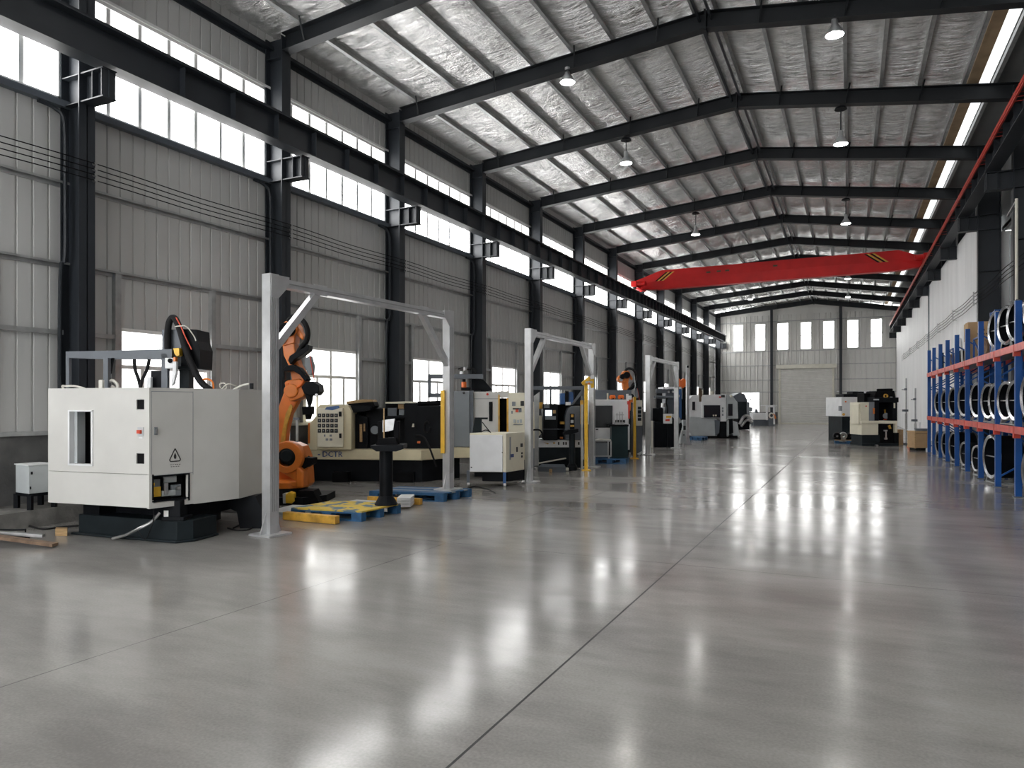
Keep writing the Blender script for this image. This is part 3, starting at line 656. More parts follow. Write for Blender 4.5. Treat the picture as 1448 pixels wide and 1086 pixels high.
build('white_cable', 'white_cable', [tube([Q(92, 553, 8.95), Q(88, 546, 8.95), Q(93, 546, 8.95), Q(105, 546, 8.95), Q(118, 549, 8.93), Q(128, 553, 8.92), Q(140, 552, 8.9)], .013)], t, smooth=True)
build('cable_end', 'white_cable', [X(139, 537, 145, 551, 9.0, .05)], t, bev=.01)
build('cable_tangle', 'white_cable', [tube([Q(312, 549, 9.4), Q(311, 543, 9.4), Q(318, 542, 9.4), Q(320, 549, 9.4), Q(313, 551, 9.4), Q(322, 543, 9.4), Q(334, 546, 9.5)], .008), tube([Q(330, 551, 9.5), Q(342, 545, 9.5), Q(352, 543, 9.5)], .013)], t, smooth=True)
build('cable_plug', 'black_paint', [X(353, 542, 357, 550, 9.5, .04)], t)
build('cloth_scrap', 'white_cable', [tube([Q(153, 541, 9.2), Q(159, 538, 9.2), Q(166, 544, 9.2), Q(165, 550, 9.2), Q(158, 546, 9.2)], .02)], t, smooth=True)

# kerb, cabinet by the wall, scrap
structure('trim_%d' % (tn + 1), 'concrete_kerb', [B(-10.74, -9.95, 3.2, 9.6, 0, .22)]); tn += 1
t = thing('control_cabinet', 'small light grey cabinet on a dark stand against the concrete wall base', 'cabinet', U(45, 9.9), 9.9, .22)
c0, c1, c2 = (U(22, 9.85), 9.85), (U(41, 9.65), 9.65), (U(75, 9.95), 9.95)
c3 = (c0[0] + c2[0] - c1[0], c0[1] + c2[1] - c1[1])
build('cabinet_body', 'grey_light', [PZ([c0, c1, c2, c3], .44, .82)], t, bev=.006)
build('cabinet_lid', 'white_plain', [PZ([(c0[0] - .02, c0[1]), (c1[0], c1[1] - .02), (c2[0] + .02, c2[1]), c3], .82, .835)], t)
build('door_handle', 'black_paint', [facebox(c1, c2, 43.5, 667, 45.5, 671, .015), facebox(c1, c2, 42, 688, 43.5, 692, .012)], t)
build('stand', 'black_paint', [PZ([c0, c1, c2, c3], .40, .44)] + [B(p[0] - .03, p[0] + .03, p[1] - .0, p[1] + .05, .22, .42) for p in (c0, c1, c2, c3)], t)
t = thing('wooden_block', 'small wooden block alone on the floor beside the black machine base', 'block', U(86, 9.05), 9.0)
build('block', 'wood', [PZ([(U(78, 8.97), 8.97), (U(95, 8.95), 8.95), (U(95.5, 9.1), 9.1), (U(79, 9.12), 9.12)], 0, .085)], t, bev=.004)
tag(build('thin_cord', 'rubber', [tube([(*Wd(U(40, 9.6), 9.6), .02), (*Wd(U(62, 9.35), 9.35), .02), (*Wd(U(85, 9.5), 9.5), .02), (*Wd(U(112, 9.6), 9.6), .02)], .012)], smooth=True), 'thin dark cord on the floor running to the white machine', 'cord')
for j, (pts, w, lb) in enumerate((([(-20, 771), (78, 777)], .10, 'rusty flat steel bar with a pointed end, lowest in the scrap pile'), ([(-30, 757), (62, 772)], .06, 'pale steel bar lying above the lowest bar of the scrap pile'), ([(-30, 764), (40, 766)], .09, 'dark steel profile under the bars of the scrap pile'))):
    (u0, v0), (u1, v1) = pts
    d0, d1 = 8.3 + .12 * j, 8.25 + .18 * j
    z0, z1 = max(.02, Vz(v0, d0)), max(.02, Vz(v1, d1)); z0, z1 = (.03 + .05 * (2, 2.6, 1)[j]), (.03 + .05 * (0, 1.4, .2)[j])
    a, b = (U(u0, d0), d0, z0), (U(u1, d1), d1, z1)
    t = thing('steel_bar', lb, 'steel bar', a[0], a[1], group='scrap steel pile')
    build('bar', ('rust', 'steel_bare', 'black_paint')[j], [bar(a, b, w, .035)], t)
t = thing('steel_bracket', 'dark bent steel bracket sticking up from the scrap pile at the edge', 'bracket', U(20, 8.55), 8.55, group='scrap steel pile')
build('bracket', 'black_paint', [tube([(U(0, 8.6), 8.6, .14), (U(36, 8.55), 8.55, .15), (U(37, 8.55), 8.55, .02), (U(-5, 8.7), 8.7, .02), (U(-10, 8.7), 8.7, .14)], .012, 6, smooth=False)], t)

# ------------------------------------------------------------------ aluminium gantry frames
def gantry(label, u1, d1, u2, d2, ztop, zb1=0, zb2=0, w=.14, curtain=None):
    p, q = Vector((U(u1, d1), d1, 0)), Vector((U(u2, d2), d2, 0)); dr = (q - p).normalized(); nm = Vector((-dr.y, dr.x, 0))
    t = thing('aluminium_gantry', label, 'gantry', p.x, p.y)
    def post(c, z0):
        o = build('post', 'aluminium', [bar(c + Vector((0, 0, z0)), c + Vector((0, 0, ztop)), w, w, up=nm)], t)
        for s in (-.5, 0, .5): build('slot', 'galvanised', [bar(c + dr * s * w * .5 - nm * (w / 2 + .001) + Vector((0, 0, z0 + .3)), c + dr * s * w * .5 - nm * (w / 2 + .001) + Vector((0, 0, ztop - .02)), .012, .006, up=nm)], o)
        k = .185
        build('foot_plate', 'aluminium', [bar(c + Vector((0, 0, z0 + .012)) - dr * k, c + Vector((0, 0, z0 + .012)) + dr * k, k * 2, .024)], t)
        build('foot_gusset', 'aluminium', [PX([(-.008, 0), (.008, 0), (.008, .01), (-.008, .01)], 0, .001) if False else (lambda a: ([tuple(a + s * o) for s in (nm * .008, nm * -.008) for o in (1,)] and [tuple(c + dr * x + nm * s + Vector((0, 0, z0 + z))) for s in (-.008, .008) for x, z in ((-w / 2 - .1, .02), (w / 2 + .1, .02), (w / 2, .3), (-w / 2, .3))], [(0, 1, 2, 3), (7, 6, 5, 4), (0, 4, 5, 1), (1, 5, 6, 2), (2, 6, 7, 3), (3, 7, 4, 0)]))(c)], t)
        return o
    post(p, zb1); p2 = post(q, zb2)
    zt = ztop - w / 2 - .02
    build('top_beam', 'aluminium', [bar(p + Vector((0, 0, zt)), q + Vector((0, 0, zt)), w * .9, w * .75)], t)
    build('beam_slot', 'galvanised', [bar(p - nm * (w * .46) + Vector((0, 0, zt)), q - nm * (w * .46) + Vector((0, 0, zt)), .006, .014)], t)
    for c, s in ((p, 1), (q, -1)):
        build('brace', 'aluminium', [bar(c + dr * s * .04 + Vector((0, 0, ztop - .95)), c + dr * s * .82 + Vector((0, 0, zt - .03)), .09, .09, up=nm)], t)
        build('corner_plate', 'aluminium', [([tuple(c - nm * (w / 2 + .002 + o) + dr * s * x + Vector((0, 0, z))) for o in (0, .008) for x, z in ((-.06, ztop - .01), (.24, ztop - .01), (.24, ztop - .12), (.06, ztop - .3), (-.06, ztop - .3))], [(0, 1, 2, 3, 4), (9, 8, 7, 6, 5)] + [(i, (i + 1) % 5, 5 + (i + 1) % 5, 5 + i) for i in range(5)])], t)
        build('brace_plate', 'aluminium', [bar(c + dr * s * .7 - nm * .06 + Vector((0, 0, zt)), c + dr * s * .95 - nm * .06 + Vector((0, 0, zt)), .012, .14)], t)
    return t
g1 = gantry('tall aluminium gantry with one leg beside the white machine, the other on a pallet', 382.5, 9.05, 634, 12.6, 3.3, 0, .148, .145)
o = build('light_curtain', 'yellow', [X(623, 552, 628.5, 641, 12.5, .05)], g1); o['label'] = 'yellow strip on the far leg'
gantry('aluminium gantry frame standing behind the white cabinet, its far leg by the yellow post', 748, 15.15, 837, 18.85, 3.26, 0, 0, .14)
gantry('small aluminium gantry frame farther down the row, before the black and blue machine', 916.5, 23.4, 956.5, 27.0, 3.26, 0, 0, .15)
t = thing('aluminium_post', 'lone aluminium post with a short brace between black machine and grey machine', 'post', U(972.5, 29), 29)
build('post', 'aluminium', [X(970.8, 516, 974.8, 629, 29, .12)], t); build('foot_plate', 'aluminium', [X(967, 627.5, 978, 629.4, 28.95, .25)], t); build('post_cap', 'black_paint', [X(971.5, 517, 974, 520, 28.98, .05)], t); build('foot_gusset', 'aluminium', [PP([(969, 628), (977, 628), (974.6, 621), (971, 621)], 29.05, .02)], t)

# ------------------------------------------------------------------ orange robot
def robot(t, d, f, full=True):
    """arm drawn at depth d; f maps reference pixels to (side, height)"""
    pp = lambda px, d0, dep: PY([f(u, v) for u, v in px], d0, d0 + dep)
    ax = lambda u, v, dd: (f(u, v)[0], dd, f(u, v)[1])
    if full:
        build('pedestal', 'black_paint', [PZ([(f(384, 0)[0], d - .5), (f(440, 0)[0], d - .5), (f(464, 0)[0], d - .1), (f(464, 0)[0], d + .5), (f(384, 0)[0], d + .5)], 0, .12), lathe([(0, .28), (.3, .28), (.36, .12), (.36, .0), (0, 0)], ax(408, 0, d)[:2] + (.0,), (0, 0, 1), 24)], t)
        build('base_wedge', 'black_matte', [pp([(432, 690), (452, 690), (461, 709), (432, 709)], d - .4, .35)], t)
        build('base', 'orange', [lathe([(0, .0), (.33, .0), (.33, .09), (.27, .13), (0, .13)], (f(409, 0)[0], d, .25), (0, 0, 1), 28)], t, smooth=True)
        cr = build('carousel', 'orange', [pp([(393, 682), (391, 655), (396, 636), (405, 628), (416, 626), (428, 631), (434, 645), (436, 668), (437, 684), (433, 690), (396, 690)], d - .05, .42), pp([(426, 655), (437, 664), (436.5, 687), (426, 688)], d - .32, .3), pp([(394, 680), (430, 676), (430, 686), (394, 688)], d - .3, .3)], t, bev=.03)
        build('shoulder_ring', 'orange', [lathe([(.15, -.02), (.26, -.02), (.27, .02), (.27, .2), (.15, .2)], ax(413, 645, d - .3), (0, 1, 0), 32, closed=True), pp([(404, 663), (410, 668), (428, 680), (436, 682), (437, 668), (426, 664), (414, 664)], d - .28, .2)], t, smooth=True, bev=.008)
        build('shoulder_hub', 'dark_base', [lathe([(0, -.05), (.09, -.05), (.13, .0), (.15, .02), (.15, .2), (0, .2)], ax(414, 643, d - .3), (0, 1, 0), 28)], t, smooth=True)
        build('balance_cylinder', 'black_matte', [cyl(ax(415, 652, d - .2), ax(434, 652, d + .1), .085, 18), pp([(412, 650), (434, 646), (446, 647), (446, 655), (430, 664), (418, 660)], d - .18, .3)], t, smooth=True)
        cb = build('connector_block', 'yellow', [pp([(418, 694), (423, 690), (429, 692), (429.5, 703), (426, 706), (418, 705)], d - .55, .14)], t, bev=.01)
        build('connector_plate', 'grey_light', [pp([(413.5, 693), (418, 692), (418, 706), (414, 706)], d - .52, .12)], cb)
        build('motor', 'orange_bright', [cyl(ax(389, 634, d + .25), ax(372, 634, d + .25), .17, 20), cyl(ax(374, 634, d + .25), ax(371.5, 634, d + .25), .19, 20)], t, smooth=True)
    arm = build('lower_arm', 'orange', [pp([(383, 655), (402, 648), (405, 610), (411, 585), (422, 565), (430, 552), (424, 541), (409, 539), (400, 556), (390, 583), (386, 615)], d + .02, .2)], t, bev=.025)
    build('arm_rib', 'yellow_old', [pp([(394, 645), (401, 640), (406, 600), (414, 575), (411, 571), (404, 585), (398, 615)], d - .002, .03)], arm)
    el = build('elbow', 'orange', [pp([(407, 541), (412, 538), (428, 536), (437, 541), (438, 553), (434, 561), (422, 566), (415, 568), (411, 560)], d - .2, .4), cyl(ax(417, 553, d - .24), ax(417, 553, d + .2), .12, 22)], t, bev=.02)
    build('elbow_rib', 'orange_bright', [tube([ax(413, 543, d - .22), ax(416, 549, d - .22), ax(425, 549, d - .22), ax(433, 542, d - .22), ax(436, 530, d - .2)], .02)], el, smooth=True)
    build('forearm', 'orange', [pp([(402, 489), (419, 485), (421, 500), (425, 515), (434, 530), (436, 541), (417, 544), (412, 520), (404, 503)], d - .12, .26), pp([(414, 455), (424, 462), (432, 477), (430, 482), (422, 474), (416, 462)], d - .1, .2)], t, bev=.02)
    tp = build('wrist_housing', 'orange', [cyl(ax(400, 478, d - .2), ax(400, 478, d + .2), .13, 24), cyl(ax(413, 466, d - .16), ax(413, 466, d + .2), .14, 24), pp([(396, 470), (410, 455), (422, 460), (420, 486), (404, 490)], d - .15, .3)], t, bev=.012, smooth=True)
    for u, v, r_ in ((413, 468, .11), (401, 472, .085)): build('motor', 'black_matte', [cyl(ax(u, v, d - .34), ax(u, v, d - .14), r_, 20)], tp, bev=.01)
    build('motor_cap', 'steel_bare', [cyl(ax(398, 481, d - .23), ax(398, 481, d - .19), .06, 12)], tp)
    for k_, off in enumerate((0, .05, -.05)): build('dress_hose', 'rubber', [tube([ax(411, 455, d - .1 + off), ax(417, 448.5 + k_, d - .15 + off), ax(428, 450 + k_, d - .2 + off), ax(437, 460, d - .22 + off), ax(440.5, 473, d - .22 + off), ax(438, 485, d - .22 + off), ax(431, 493, d - .2 + off), ax(424, 505, d - .2 + off)], .032, 8)], t, smooth=True)
    build('cable_bracket', 'black_paint', [pp([(415, 511), (417, 505), (428, 498), (438, 493), (440, 489), (444, 490), (443, 497), (434, 504), (424, 510), (418, 517)], d - .3, .25), pp([(407, 524), (413, 518), (422, 517), (430, 521), (436, 529), (442, 537), (438, 540), (431, 531), (421, 525), (409, 527)], d - .3, .25), pp([(407, 524), (409, 524), (409, 538), (407, 538)], d - .25, .1)], t, bev=.01)
    build('air_cylinder', 'grey_paint', [pp([(435, 508), (443, 504), (447, 518), (446, 530), (440, 531), (436, 520)], d - .2, .16)], t, bev=.015)
    build('wire', 'red_orange', [tube([ax(443, 504, d - .2), ax(446, 520, d - .22), ax(449, 538, d - .2)], .008)], t, smooth=True)
    gr = build('gripper', 'black_paint', [pp([(433, 548), (439, 541), (449, 540), (457, 545), (458, 554), (454, 559), (445, 560), (437, 557)], d - .3, .34), pp([(436, 556), (445, 559), (443.5, 569), (441, 576), (439, 569)], d - .22, .16)], t, bev=.015)
    build('gripper_finger', 'black_matte', [pp([(433, 575), (446, 574.5), (446, 586), (434, 586.5)], d - .26, .2), pp([(436, 586), (444, 586), (442, 593), (437, 593)], d - .2, .12)], gr, bev=.008)
    build('gripper_nut', 'steel_bare', [cyl(ax(454.5, 559, d - .32), ax(454.5, 559, d - .28), .025, 10)], gr)
dR = 12.2
t = thing('robot_arm', 'large orange robot arm with a black gripper standing behind the front gantry', 'robot', U(409, dR), dR)
robot(t, dR, lambda u, v: (U(u, dR), max(0, Vz(v, dR))))
t2 = thing('notice_board', 'small white notice with a triangle beside the orange robot base', 'sign', U(405, 13.2), 13.2)
build('board', 'paper', [X(399.5, 608, 410, 628, 13.2, .012)], t2); build('board_mark', 'ink', [PP([(404.5, 610.5), (407.5, 615.5), (401.8, 615.5)], 13.196, .004)] + [X(402, v, 408, v + 1, 13.196, .004) for v in (618, 621, 624)], t2)
build('board_stand', 'steel_grey', [X(403, 628, 406, 697.5, 13.22, .04), X(398, 696.5, 411, 697.8, 13.1, .3)], t2)
t2 = thing('clamp_stand', 'thin grey stand with a clamp between the robot arm and the lathe', 'stand', U(419.5, 13.6), 13.6)
build('pole', 'galvanised', [X(418.3, 592, 421.3, 694, 13.6, .04)], t2); build('clamp', 'steel_grey', [X(412, 590.5, 423, 594, 13.56, .1)], t2); build('foot', 'steel_grey', [X(412, 693, 428, 694.6, 13.5, .3)], t2)

# ------------------------------------------------------------------ pallets, timbers, stand
def pallet(name_label, c, a, b, m_top, h_=.148, blocks='blue_pallet'):
    """corner c (nearest), a = end of the long front edge, b = end of the short edge, as (side, depth)"""
    c, a, b = Vector((*c, 0)), Vector((*a, 0)), Vector((*b, 0)); L, W = (a - c).length, (b - c).length; e1, e2 = (a - c) / L, (b - c) / W
    t = thing('pallet', name_label, 'pallet', c.x, c.y, group='blue pallets')
    P = lambda s, q: (c + e1 * s + e2 * q).to_tuple()[:2]
    bx = lambda s0, s1, q0, q1, z0, z1: PZ([P(s0, q0), P(s1, q0), P(s1, q1), P(s0, q1)], z0, z1)
    n = 7
    for i in range(n):
        q0 = W * i / n + .006; build('deck_board', m_top[i % len(m_top)], [bx(0, L, q0, W * (i + 1) / n - .006, h_ - .022, h_ - (i % 3) * .001)], t)
    for q in (0, W / 2 - .05, W - .1): build('stringer', blocks, [bx(0, L, q, q + .1, h_ - .044, h_ - .022)], t); build('bottom_board', blocks, [bx(0, L, q, q + .1, 0, .02)], t)
    for s in (0, L / 2 - .09, L - .16):
        for q in (0, W / 2 - .05, W - .1): build('block', blocks, [bx(s, s + .16, q, q + .1, .02, h_ - .044)], t)
    return t, bx, L, W
mk('yellow_worn', (.62, .46, .06), .7, .0, .3, 14)
def worn_paint():
    m = M['yellow_worn']; nt = m.node_tree; r = [n for n in nt.nodes if n.type == 'VALTORGB'][0]
    r.color_ramp.elements[0].position = .44; r.color_ramp.elements[1].position = .5
    r.color_ramp.elements[0].color = (.10, .17, .22, 1); r.color_ramp.elements[1].color = (.66, .47, .07, 1)
    [n for n in nt.nodes if n.type == 'TEX_NOISE'][0].inputs['Scale'].default_value = 5
worn_paint()
pl1, bx1, _, _ = pallet('blue pallet with flaking yellow paint on top, nearest the aisle', (-2.117, 10.04), (-3.22, 10.4), (-1.69, 10.86), ['yellow_worn'])
pallet('plain blue pallet with a gantry leg standing on it', (-1.16, 12.08), (-2.49, 12.44), (-.72, 12.78), ['blue_pallet', 'blue_pallet', 'grey_paint'])
for lb, a, b, w in (('yellowish timber lying along the front of the yellow painted pallet', (403, 729, 10.25), (477, 735, 9.85), .11), ('tan timber lying between the two front pallets', (521, 703, 12.05), (596, 706, 11.75), .10)):
    t = thing('timber', lb, 'timber', U(a[0], a[2]), a[2]); z = w / 2 + .004
    build('beam', 'yellow_old', [bar((U(a[0], a[2]), a[2], z), (U(b[0], b[2]), b[2], z), w * .9, w)], t, bev=.006)
t = thing('pedestal_stand', 'black pillar stand with tray and clamps, standing at the back of the yellow painted pallet', 'stand', U(546, 10.82), 10.72, .148)
dP = 10.72; ux = U(546, dP)
build('pillar', 'black_paint', [cyl((ux, dP, .16), (ux, dP, Vz(637, dP)), .10, 24)], t, smooth=True)
build('foot_flange', 'black_paint', [lathe([(0, 0), (.17, 0), (.17, .012), (.105, .13), (0, .13)], (ux, dP, .15), (0, 0, 1), 24)], t)
tr = build('tray', 'black_paint', [PP([(523, 630), (570, 629), (570, 635), (560, 638.5), (532, 638.5), (525, 634)], dP - .22, .44)], t, bev=.01)
fx = build('fixture', 'black_matte', [PP([(531, 630), (535, 620), (560, 619), (562, 630)], dP - .12, .24), X(534, 596, 541, 622, dP - .05, .1), X(557, 595, 564, 630, dP - .05, .12)], t, bev=.006)
build('fixture_jaw', 'steel_bare', [PP([(541, 594), (558, 592), (556, 608), (548, 610), (541, 611)], dP - .06, .06)], fx); build('guide_rod', 'wood', [X(542, 577, 543.5, 630, dP - .08, .015)], fx)
t = thing('white_crate', 'low white slatted block on the floor beside the yellow painted pallet', 'block', U(571, 11.4), 11.3)
for i in range(3): build('slab', 'white_plain', [X(561, 704 + i * 4.6, 580.5, 708 + i * 4.6, 11.25 + .01 * i, .45)], t, bev=.004)
for lb, pts, zz in (('pale flat sheet lying on the floor behind the yellow painted pallet', [(-2.9, 11.45), (-2.6, 11.95), (-2.05, 11.75), (-2.3, 11.25)], .06), ('grey sheet steel lying on the floor behind the front gantry post', [(-3.7, 10.7), (-3.35, 10.6), (-3.0, 11.3), (-3.5, 11.4)], .05)):
    t = thing('metal_sheet', lb, 'sheet', pts[0][0], pts[0][1]); build('sheet', 'grey_light', [PZ(pts, zz - .012, zz), PZ([(p[0] * .98, p[1]) for p in pts[:3]], 0, zz - .012)], t)
t = thing('stacked_rails', 'steel rails stacked on the floor behind the front gantry post', 'rails', U(345, 11.0), 11.0)
for i in range(4): build('rail', ('galvanised', 'rust')[i % 2], [bar((U(318, 11.2 + .13 * i), 11.0 + .13 * i, .03 + .05 * (i % 2)), (U(376, 11.2), 10.85 + .13 * i, .03 + .05 * (i % 2)), .1, .05)], t)
for j, (pts, lb) in enumerate(((([(330, 748), (345, 741), (358, 744), (352, 750), (335, 751), (322, 748)]), 'loop of dark cable on the floor beside the front gantry post'), ([(640, 688), (655, 692), (672, 689), (690, 693), (700, 698)], 'thin dark cable on the floor in front of the white cabinet'))):
    tag(build('loose_cable', 'rubber', [tube([(*Wd(U(u, F * H / (v - YH)), F * H / (v - YH)), .012) for u, v in pts], .01)], smooth=True), lb, 'cable')
# ------------------------------------------------------------------ cream lathe behind the pallets
d = 15.2
t = thing('lathe', 'cream and black lathe with a square button grid, standing behind the two front pallets', 'machine', U(540, d), d)
zb0, zb1 = Vz(651, 15.1), Vz(636, 15.1)
build('base', 'black_paint', [PZ([(U(437, 15.5), 15.5), (U(597, 15.2), 15.2), (U(650, 16.1), 16.1), (U(640, 17.2), 17.2), (U(445, 17.0), 17.0)], .0, zb0)], t)
build('base_foot', 'black_matte', [X(u, 668, u + 22, 683, 15.15, .3) for u in (470,)], t); build('base_foot', 'black_matte', [X(560, 668, 585, 683, 15.1, .3)], t)
bd = build('cream_band', 'cream', [PZ([(U(435, 15.4), 15.4), (U(595, 15.05), 15.05), (U(640, 15.75), 15.75), (U(668, 15.85), 15.85), (U(668, 16.1), 16.1), (U(640, 16.9), 16.9), (U(445, 16.9), 16.9)], zb0, zb1)], t, bev=.015)
build('lettering', 'blue_letter', [text_shape('DCTR', .17, (U(455.5, 15.33), 15.33, Vz(646, 15.3)), (1, -.09, 0), (0, 0, 1), .02), B(U(449.5, 15.34), U(452.5, 15.34), 15.33, 15.36, Vz(643.8, 15.3), Vz(642.3, 15.3))], bd)
build('side_cover', 'cream', [PP([(435, 637), (435, 602), (447, 588), (449, 588), (449, 637)], 15.35, .9)], t, bev=.02); build('orange_edge', 'orange', [X(435.5, 598, 438, 627, 15.33, .03)], t)
cb = build('control_cabinet', 'cream', [PP([(447, 632), (447, 578), (452, 572.5), (484, 571.5), (493, 574), (497, 582), (497, 636), (449, 636)], 15.15, .9)], t, bev=.02)
dr_ = build('keypad_door', 'cream_light', [X(448.5, 577, 485, 632.5, 15.08, .08)], cb, bev=.012)
for i in range(4):
    for j in range(5): build('button', 'ink', [X(449.3 + j * 5.9, 584.8 + i * 7.2, 453.9 + j * 5.9, 590.2 + i * 7.2, 15.065, .02)], dr_)
build('dial', 'grey_light', [X(451.0 + j * 5.9, 586.5 + i * 7.2, 451.7 + j * 5.9, 588.2 + i * 7.2, 15.06, .01) for i in range(4) for j in range(5)], dr_)
[build('door_mark', 'grey_paint', [X(a, b, a + w, b + 3, 15.072, .01)], dr_) for a, b, w in ((458, 614.5, 2), (466, 614.5, 3), (460.5, 620, 3.5), (466, 620, 3.8))]
build('door_latch', 'black_paint', [X(479, 582, 482.5, 589, 15.05, .03), X(479.5, 613, 482.5, 619.5, 15.05, .03)], dr_)
build('brand_plate', 'blue_panel', [PP([(459, 579), (462, 575.5), (479, 573.5), (480, 577), (470, 580)], 15.07, .02)], dr_)
build('guard', 'black_paint', [PP([(492, 574), (524, 574), (524, 580), (497, 584)], 15.3, 1.0), X(492, 576, 528, 636, 15.7, 1.0), PP([(497, 584), (520, 590), (520, 636), (497, 636)], 15.5, .3)], t)
build('slide_rod', 'wood', [X(508.5, 600, 512, 625, 15.45, .05), X(514, 599, 516, 610, 15.45, .05)], t)
build('wooden_board', 'wood', [PP([(490, 567.5), (512, 565), (526, 565), (528, 569), (490, 571.5)], 15.5, .5)], t); build('chute', 'black_matte', [PP([(492, 571), (528, 568), (530, 574), (526, 578), (494, 578)], 15.4, .5)], t)
build('headstock', 'black_paint', [PP([(517, 582), (528, 578), (545, 578), (547, 637), (520, 637)], 15.6, 1.0), cyl(Q(531, 607, 15.6), Q(531, 607, 15.42), .13, 20)], t, bev=.015); build('chuck', 'grey_paint', [cyl(Q(530, 608, 15.42), Q(530, 608, 15.36), .09, 18)], t)
tf = build('tool_frame', 'black_paint', [X(545, 570, 573, 636, 15.9, .8), X(572, 570, 590, 636, 15.5, 1.0), X(546, 588, 576, 592, 15.5, .3)], t, bev=.01); build('frame_top', 'cream_light', [PP([(545, 568.5), (575, 567.5), (588, 569), (588, 571), (545, 570.5)], 15.6, .8)], tf)
build('control_boxes', 'steel_grey', [X(548, 577, 561, 588, 15.7, .15)], tf); build('control_box', 'wood', [X(563, 571.5, 571, 578, 15.7, .15)], tf); build('control_box', 'grey_paint', [X(564, 579, 571, 587, 15.7, .15)], tf)
bx = build('drive_box', 'black_paint', [X(589, 574, 627, 634, 15.5, 1.0)], t, bev=.01); build('drive_roller', 'black_matte', [cyl(Q(591, 571.5, 15.7), Q(624, 570, 15.9), .06, 14)], t)
build('hose_ring', 'rubber', [tube([Q(604 + 4.5 * math.cos(a), 604 + 8 * math.sin(a), 15.46) for a in [i * .7 for i in range(9)]], .02)], bx, smooth=True); build('orange_lamp', 'orange_bright', [X(590, 624, 594, 627, 15.46, .04)], bx); build('warning_plate', 'cream_light', [PP([(582.3, 604), (585.5, 604), (585.3, 599), (583.5, 599)], 15.46, .05)], tf)
build('slack_hose', 'rubber', [tube([Q(588, 616, 15.4), Q(598, 617, 15.3), Q(606, 630, 15.2), Q(613, 648, 15.05), Q(617, 660, 15.1)], .02)], t, smooth=True)

# ------------------------------------------------------------------ vertical machine with grey cabinet, overhead frame; white cabinet before it
d = 16.0
t = thing('machining_center', 'cream upright machine with a hanging grey cabinet, behind the white cabinet on legs', 'machine', U(700, d), d)
build('grey_cabinet', 'grey_paint', [X(637, 553, 664, 632, 16.0, .4)], t, bev=.012); build('cabinet_side', 'steel_grey', [PP([(664, 553), (669, 552), (669, 625), (664, 632)], 16.05, .35)], t); build('cabinet_eye', 'ink', [cyl(Q(656, 555.5, 16.0), Q(656, 555.5, 15.97), .03, 12)], t)
bd = build('enclosure', 'white_paint', [X(669, 554, 705.5, 625, 16.2, 1.2), X(705, 553, 720, 562, 16.2, 1.2)], t, bev=.012)
build('door_slot', 'black_paint', [X(691.5, 568, 696.5, 595.5, 16.17, .05)], bd); build('round_badge', 'label_red', [cyl(Q(689.3, 557.5, 16.2), Q(689.3, 557.5, 16.17), .028, 16)], bd); build('head_seam', 'grey_paint', [X(670, 563.5, 705, 564.2, 16.195, .01)], bd)
build('door_gap', 'black_matte', [X(706, 563, 718, 625, 16.5, .5)], t); build('gap_edge', 'yellow_old', [X(704.5, 558, 706.5, 620, 16.17, .2), X(716.5, 563, 719, 620, 16.17, .3)], t)
sd = build('operator_panel', 'cream_light', [X(719, 555.5, 742, 626, 16.1, .8)], t, bev=.012)
for u0, v0, u1, v1, m_ in ((724, 568, 729, 574, 'grey_paint'), (736, 567, 741, 574, 'ink'), (725, 577, 737, 579, 'ink'), (729, 579, 733, 583, 'red_orange'), (733.5, 577, 737.5, 583, 'grey_paint'), (723, 581, 725, 585, 'grey_paint'), (726, 593, 729, 598, 'grey_light'), (731, 594, 734, 598, 'grey_light'), (735, 593, 738, 598, 'grey_light'), (726, 600, 739, 601, 'grey_paint')):
    build('panel_button', m_, [X(u0, v0, u1, v1, 16.08, .03)], sd)
fr = build('overhead_frame', 'steel_grey', [X(605, 529, 683, 535.5, 16.6, .12), X(605, 531, 609, 562, 16.6, .1), X(628, 535, 634, 570, 16.6, .1), X(605, 556, 636, 562, 16.6, .1)], t); build('signal_lamp', 'orange_bright', [cyl(Q(656, 548, 16.4), Q(656, 540, 16.4), .06, 14)], fr); build('lamp_foot', 'black_paint', [X(652, 547.5, 665, 552, 16.4, .3), cyl(Q(656, 540, 16.4), Q(656, 536, 16.4), .04, 10)], fr)
build('top_valve', 'steel_bare', [X(650, 525, 654, 529, 16.6, .1), cyl(Q(658, 524, 16.6), Q(658, 519, 16.6), .05, 10)], fr); build('top_hose', 'rubber', [tube([Q(660, 523, 16.6), Q(667, 521, 16.6), Q(672, 524, 16.6), Q(672, 529, 16.6)], .02), tube([Q(648, 522, 16.6), Q(653, 520, 16.6), Q(658, 521, 16.6)], .012)], fr, smooth=True)
build('rear_drive', 'black_paint', [X(668, 529, 680, 552, 17.0, .5), PP([(680, 536), (684, 537), (696, 551), (690, 553), (680, 553)], 17.0, .3)], t); build('cream_skirt', 'cream', [X(669, 625, 742, 650, 16.25, 1.1)], t); build('base', 'black_paint', [X(671, 648, 742, 672.9, 16.3, 1.0)], t)
d = 14.3
p0, p1, p2 = (U(664, 14.35), 14.35), (U(715.5, 14.25), 14.25), (U(741.5, 14.85), 14.85)
p3 = (p0[0] + p2[0] - p1[0], p0[1] + p2[1] - p1[1])
t = thing('control_cabinet', 'white cabinet on blue legs with wheels, between the two larger aluminium gantries', 'cabinet', U(703, d), d)
build('cabinet_body', 'cream_light', [PZ([p0, p1, p2, p3], Vz(668, 14.25), Vz(612.5, 14.25))], t, bev=.01)
fd = build('door', 'white_plain', [facebox(p0, p1, 664.5, 615, 711, 667, .03)], t, bev=.008); build('lock', 'black_paint', [facebox(p0, p1, 710, 639, 711, 640.5, .034), facebox(p0, p1, 666, 660, 668, 661.5, .034)], fd)
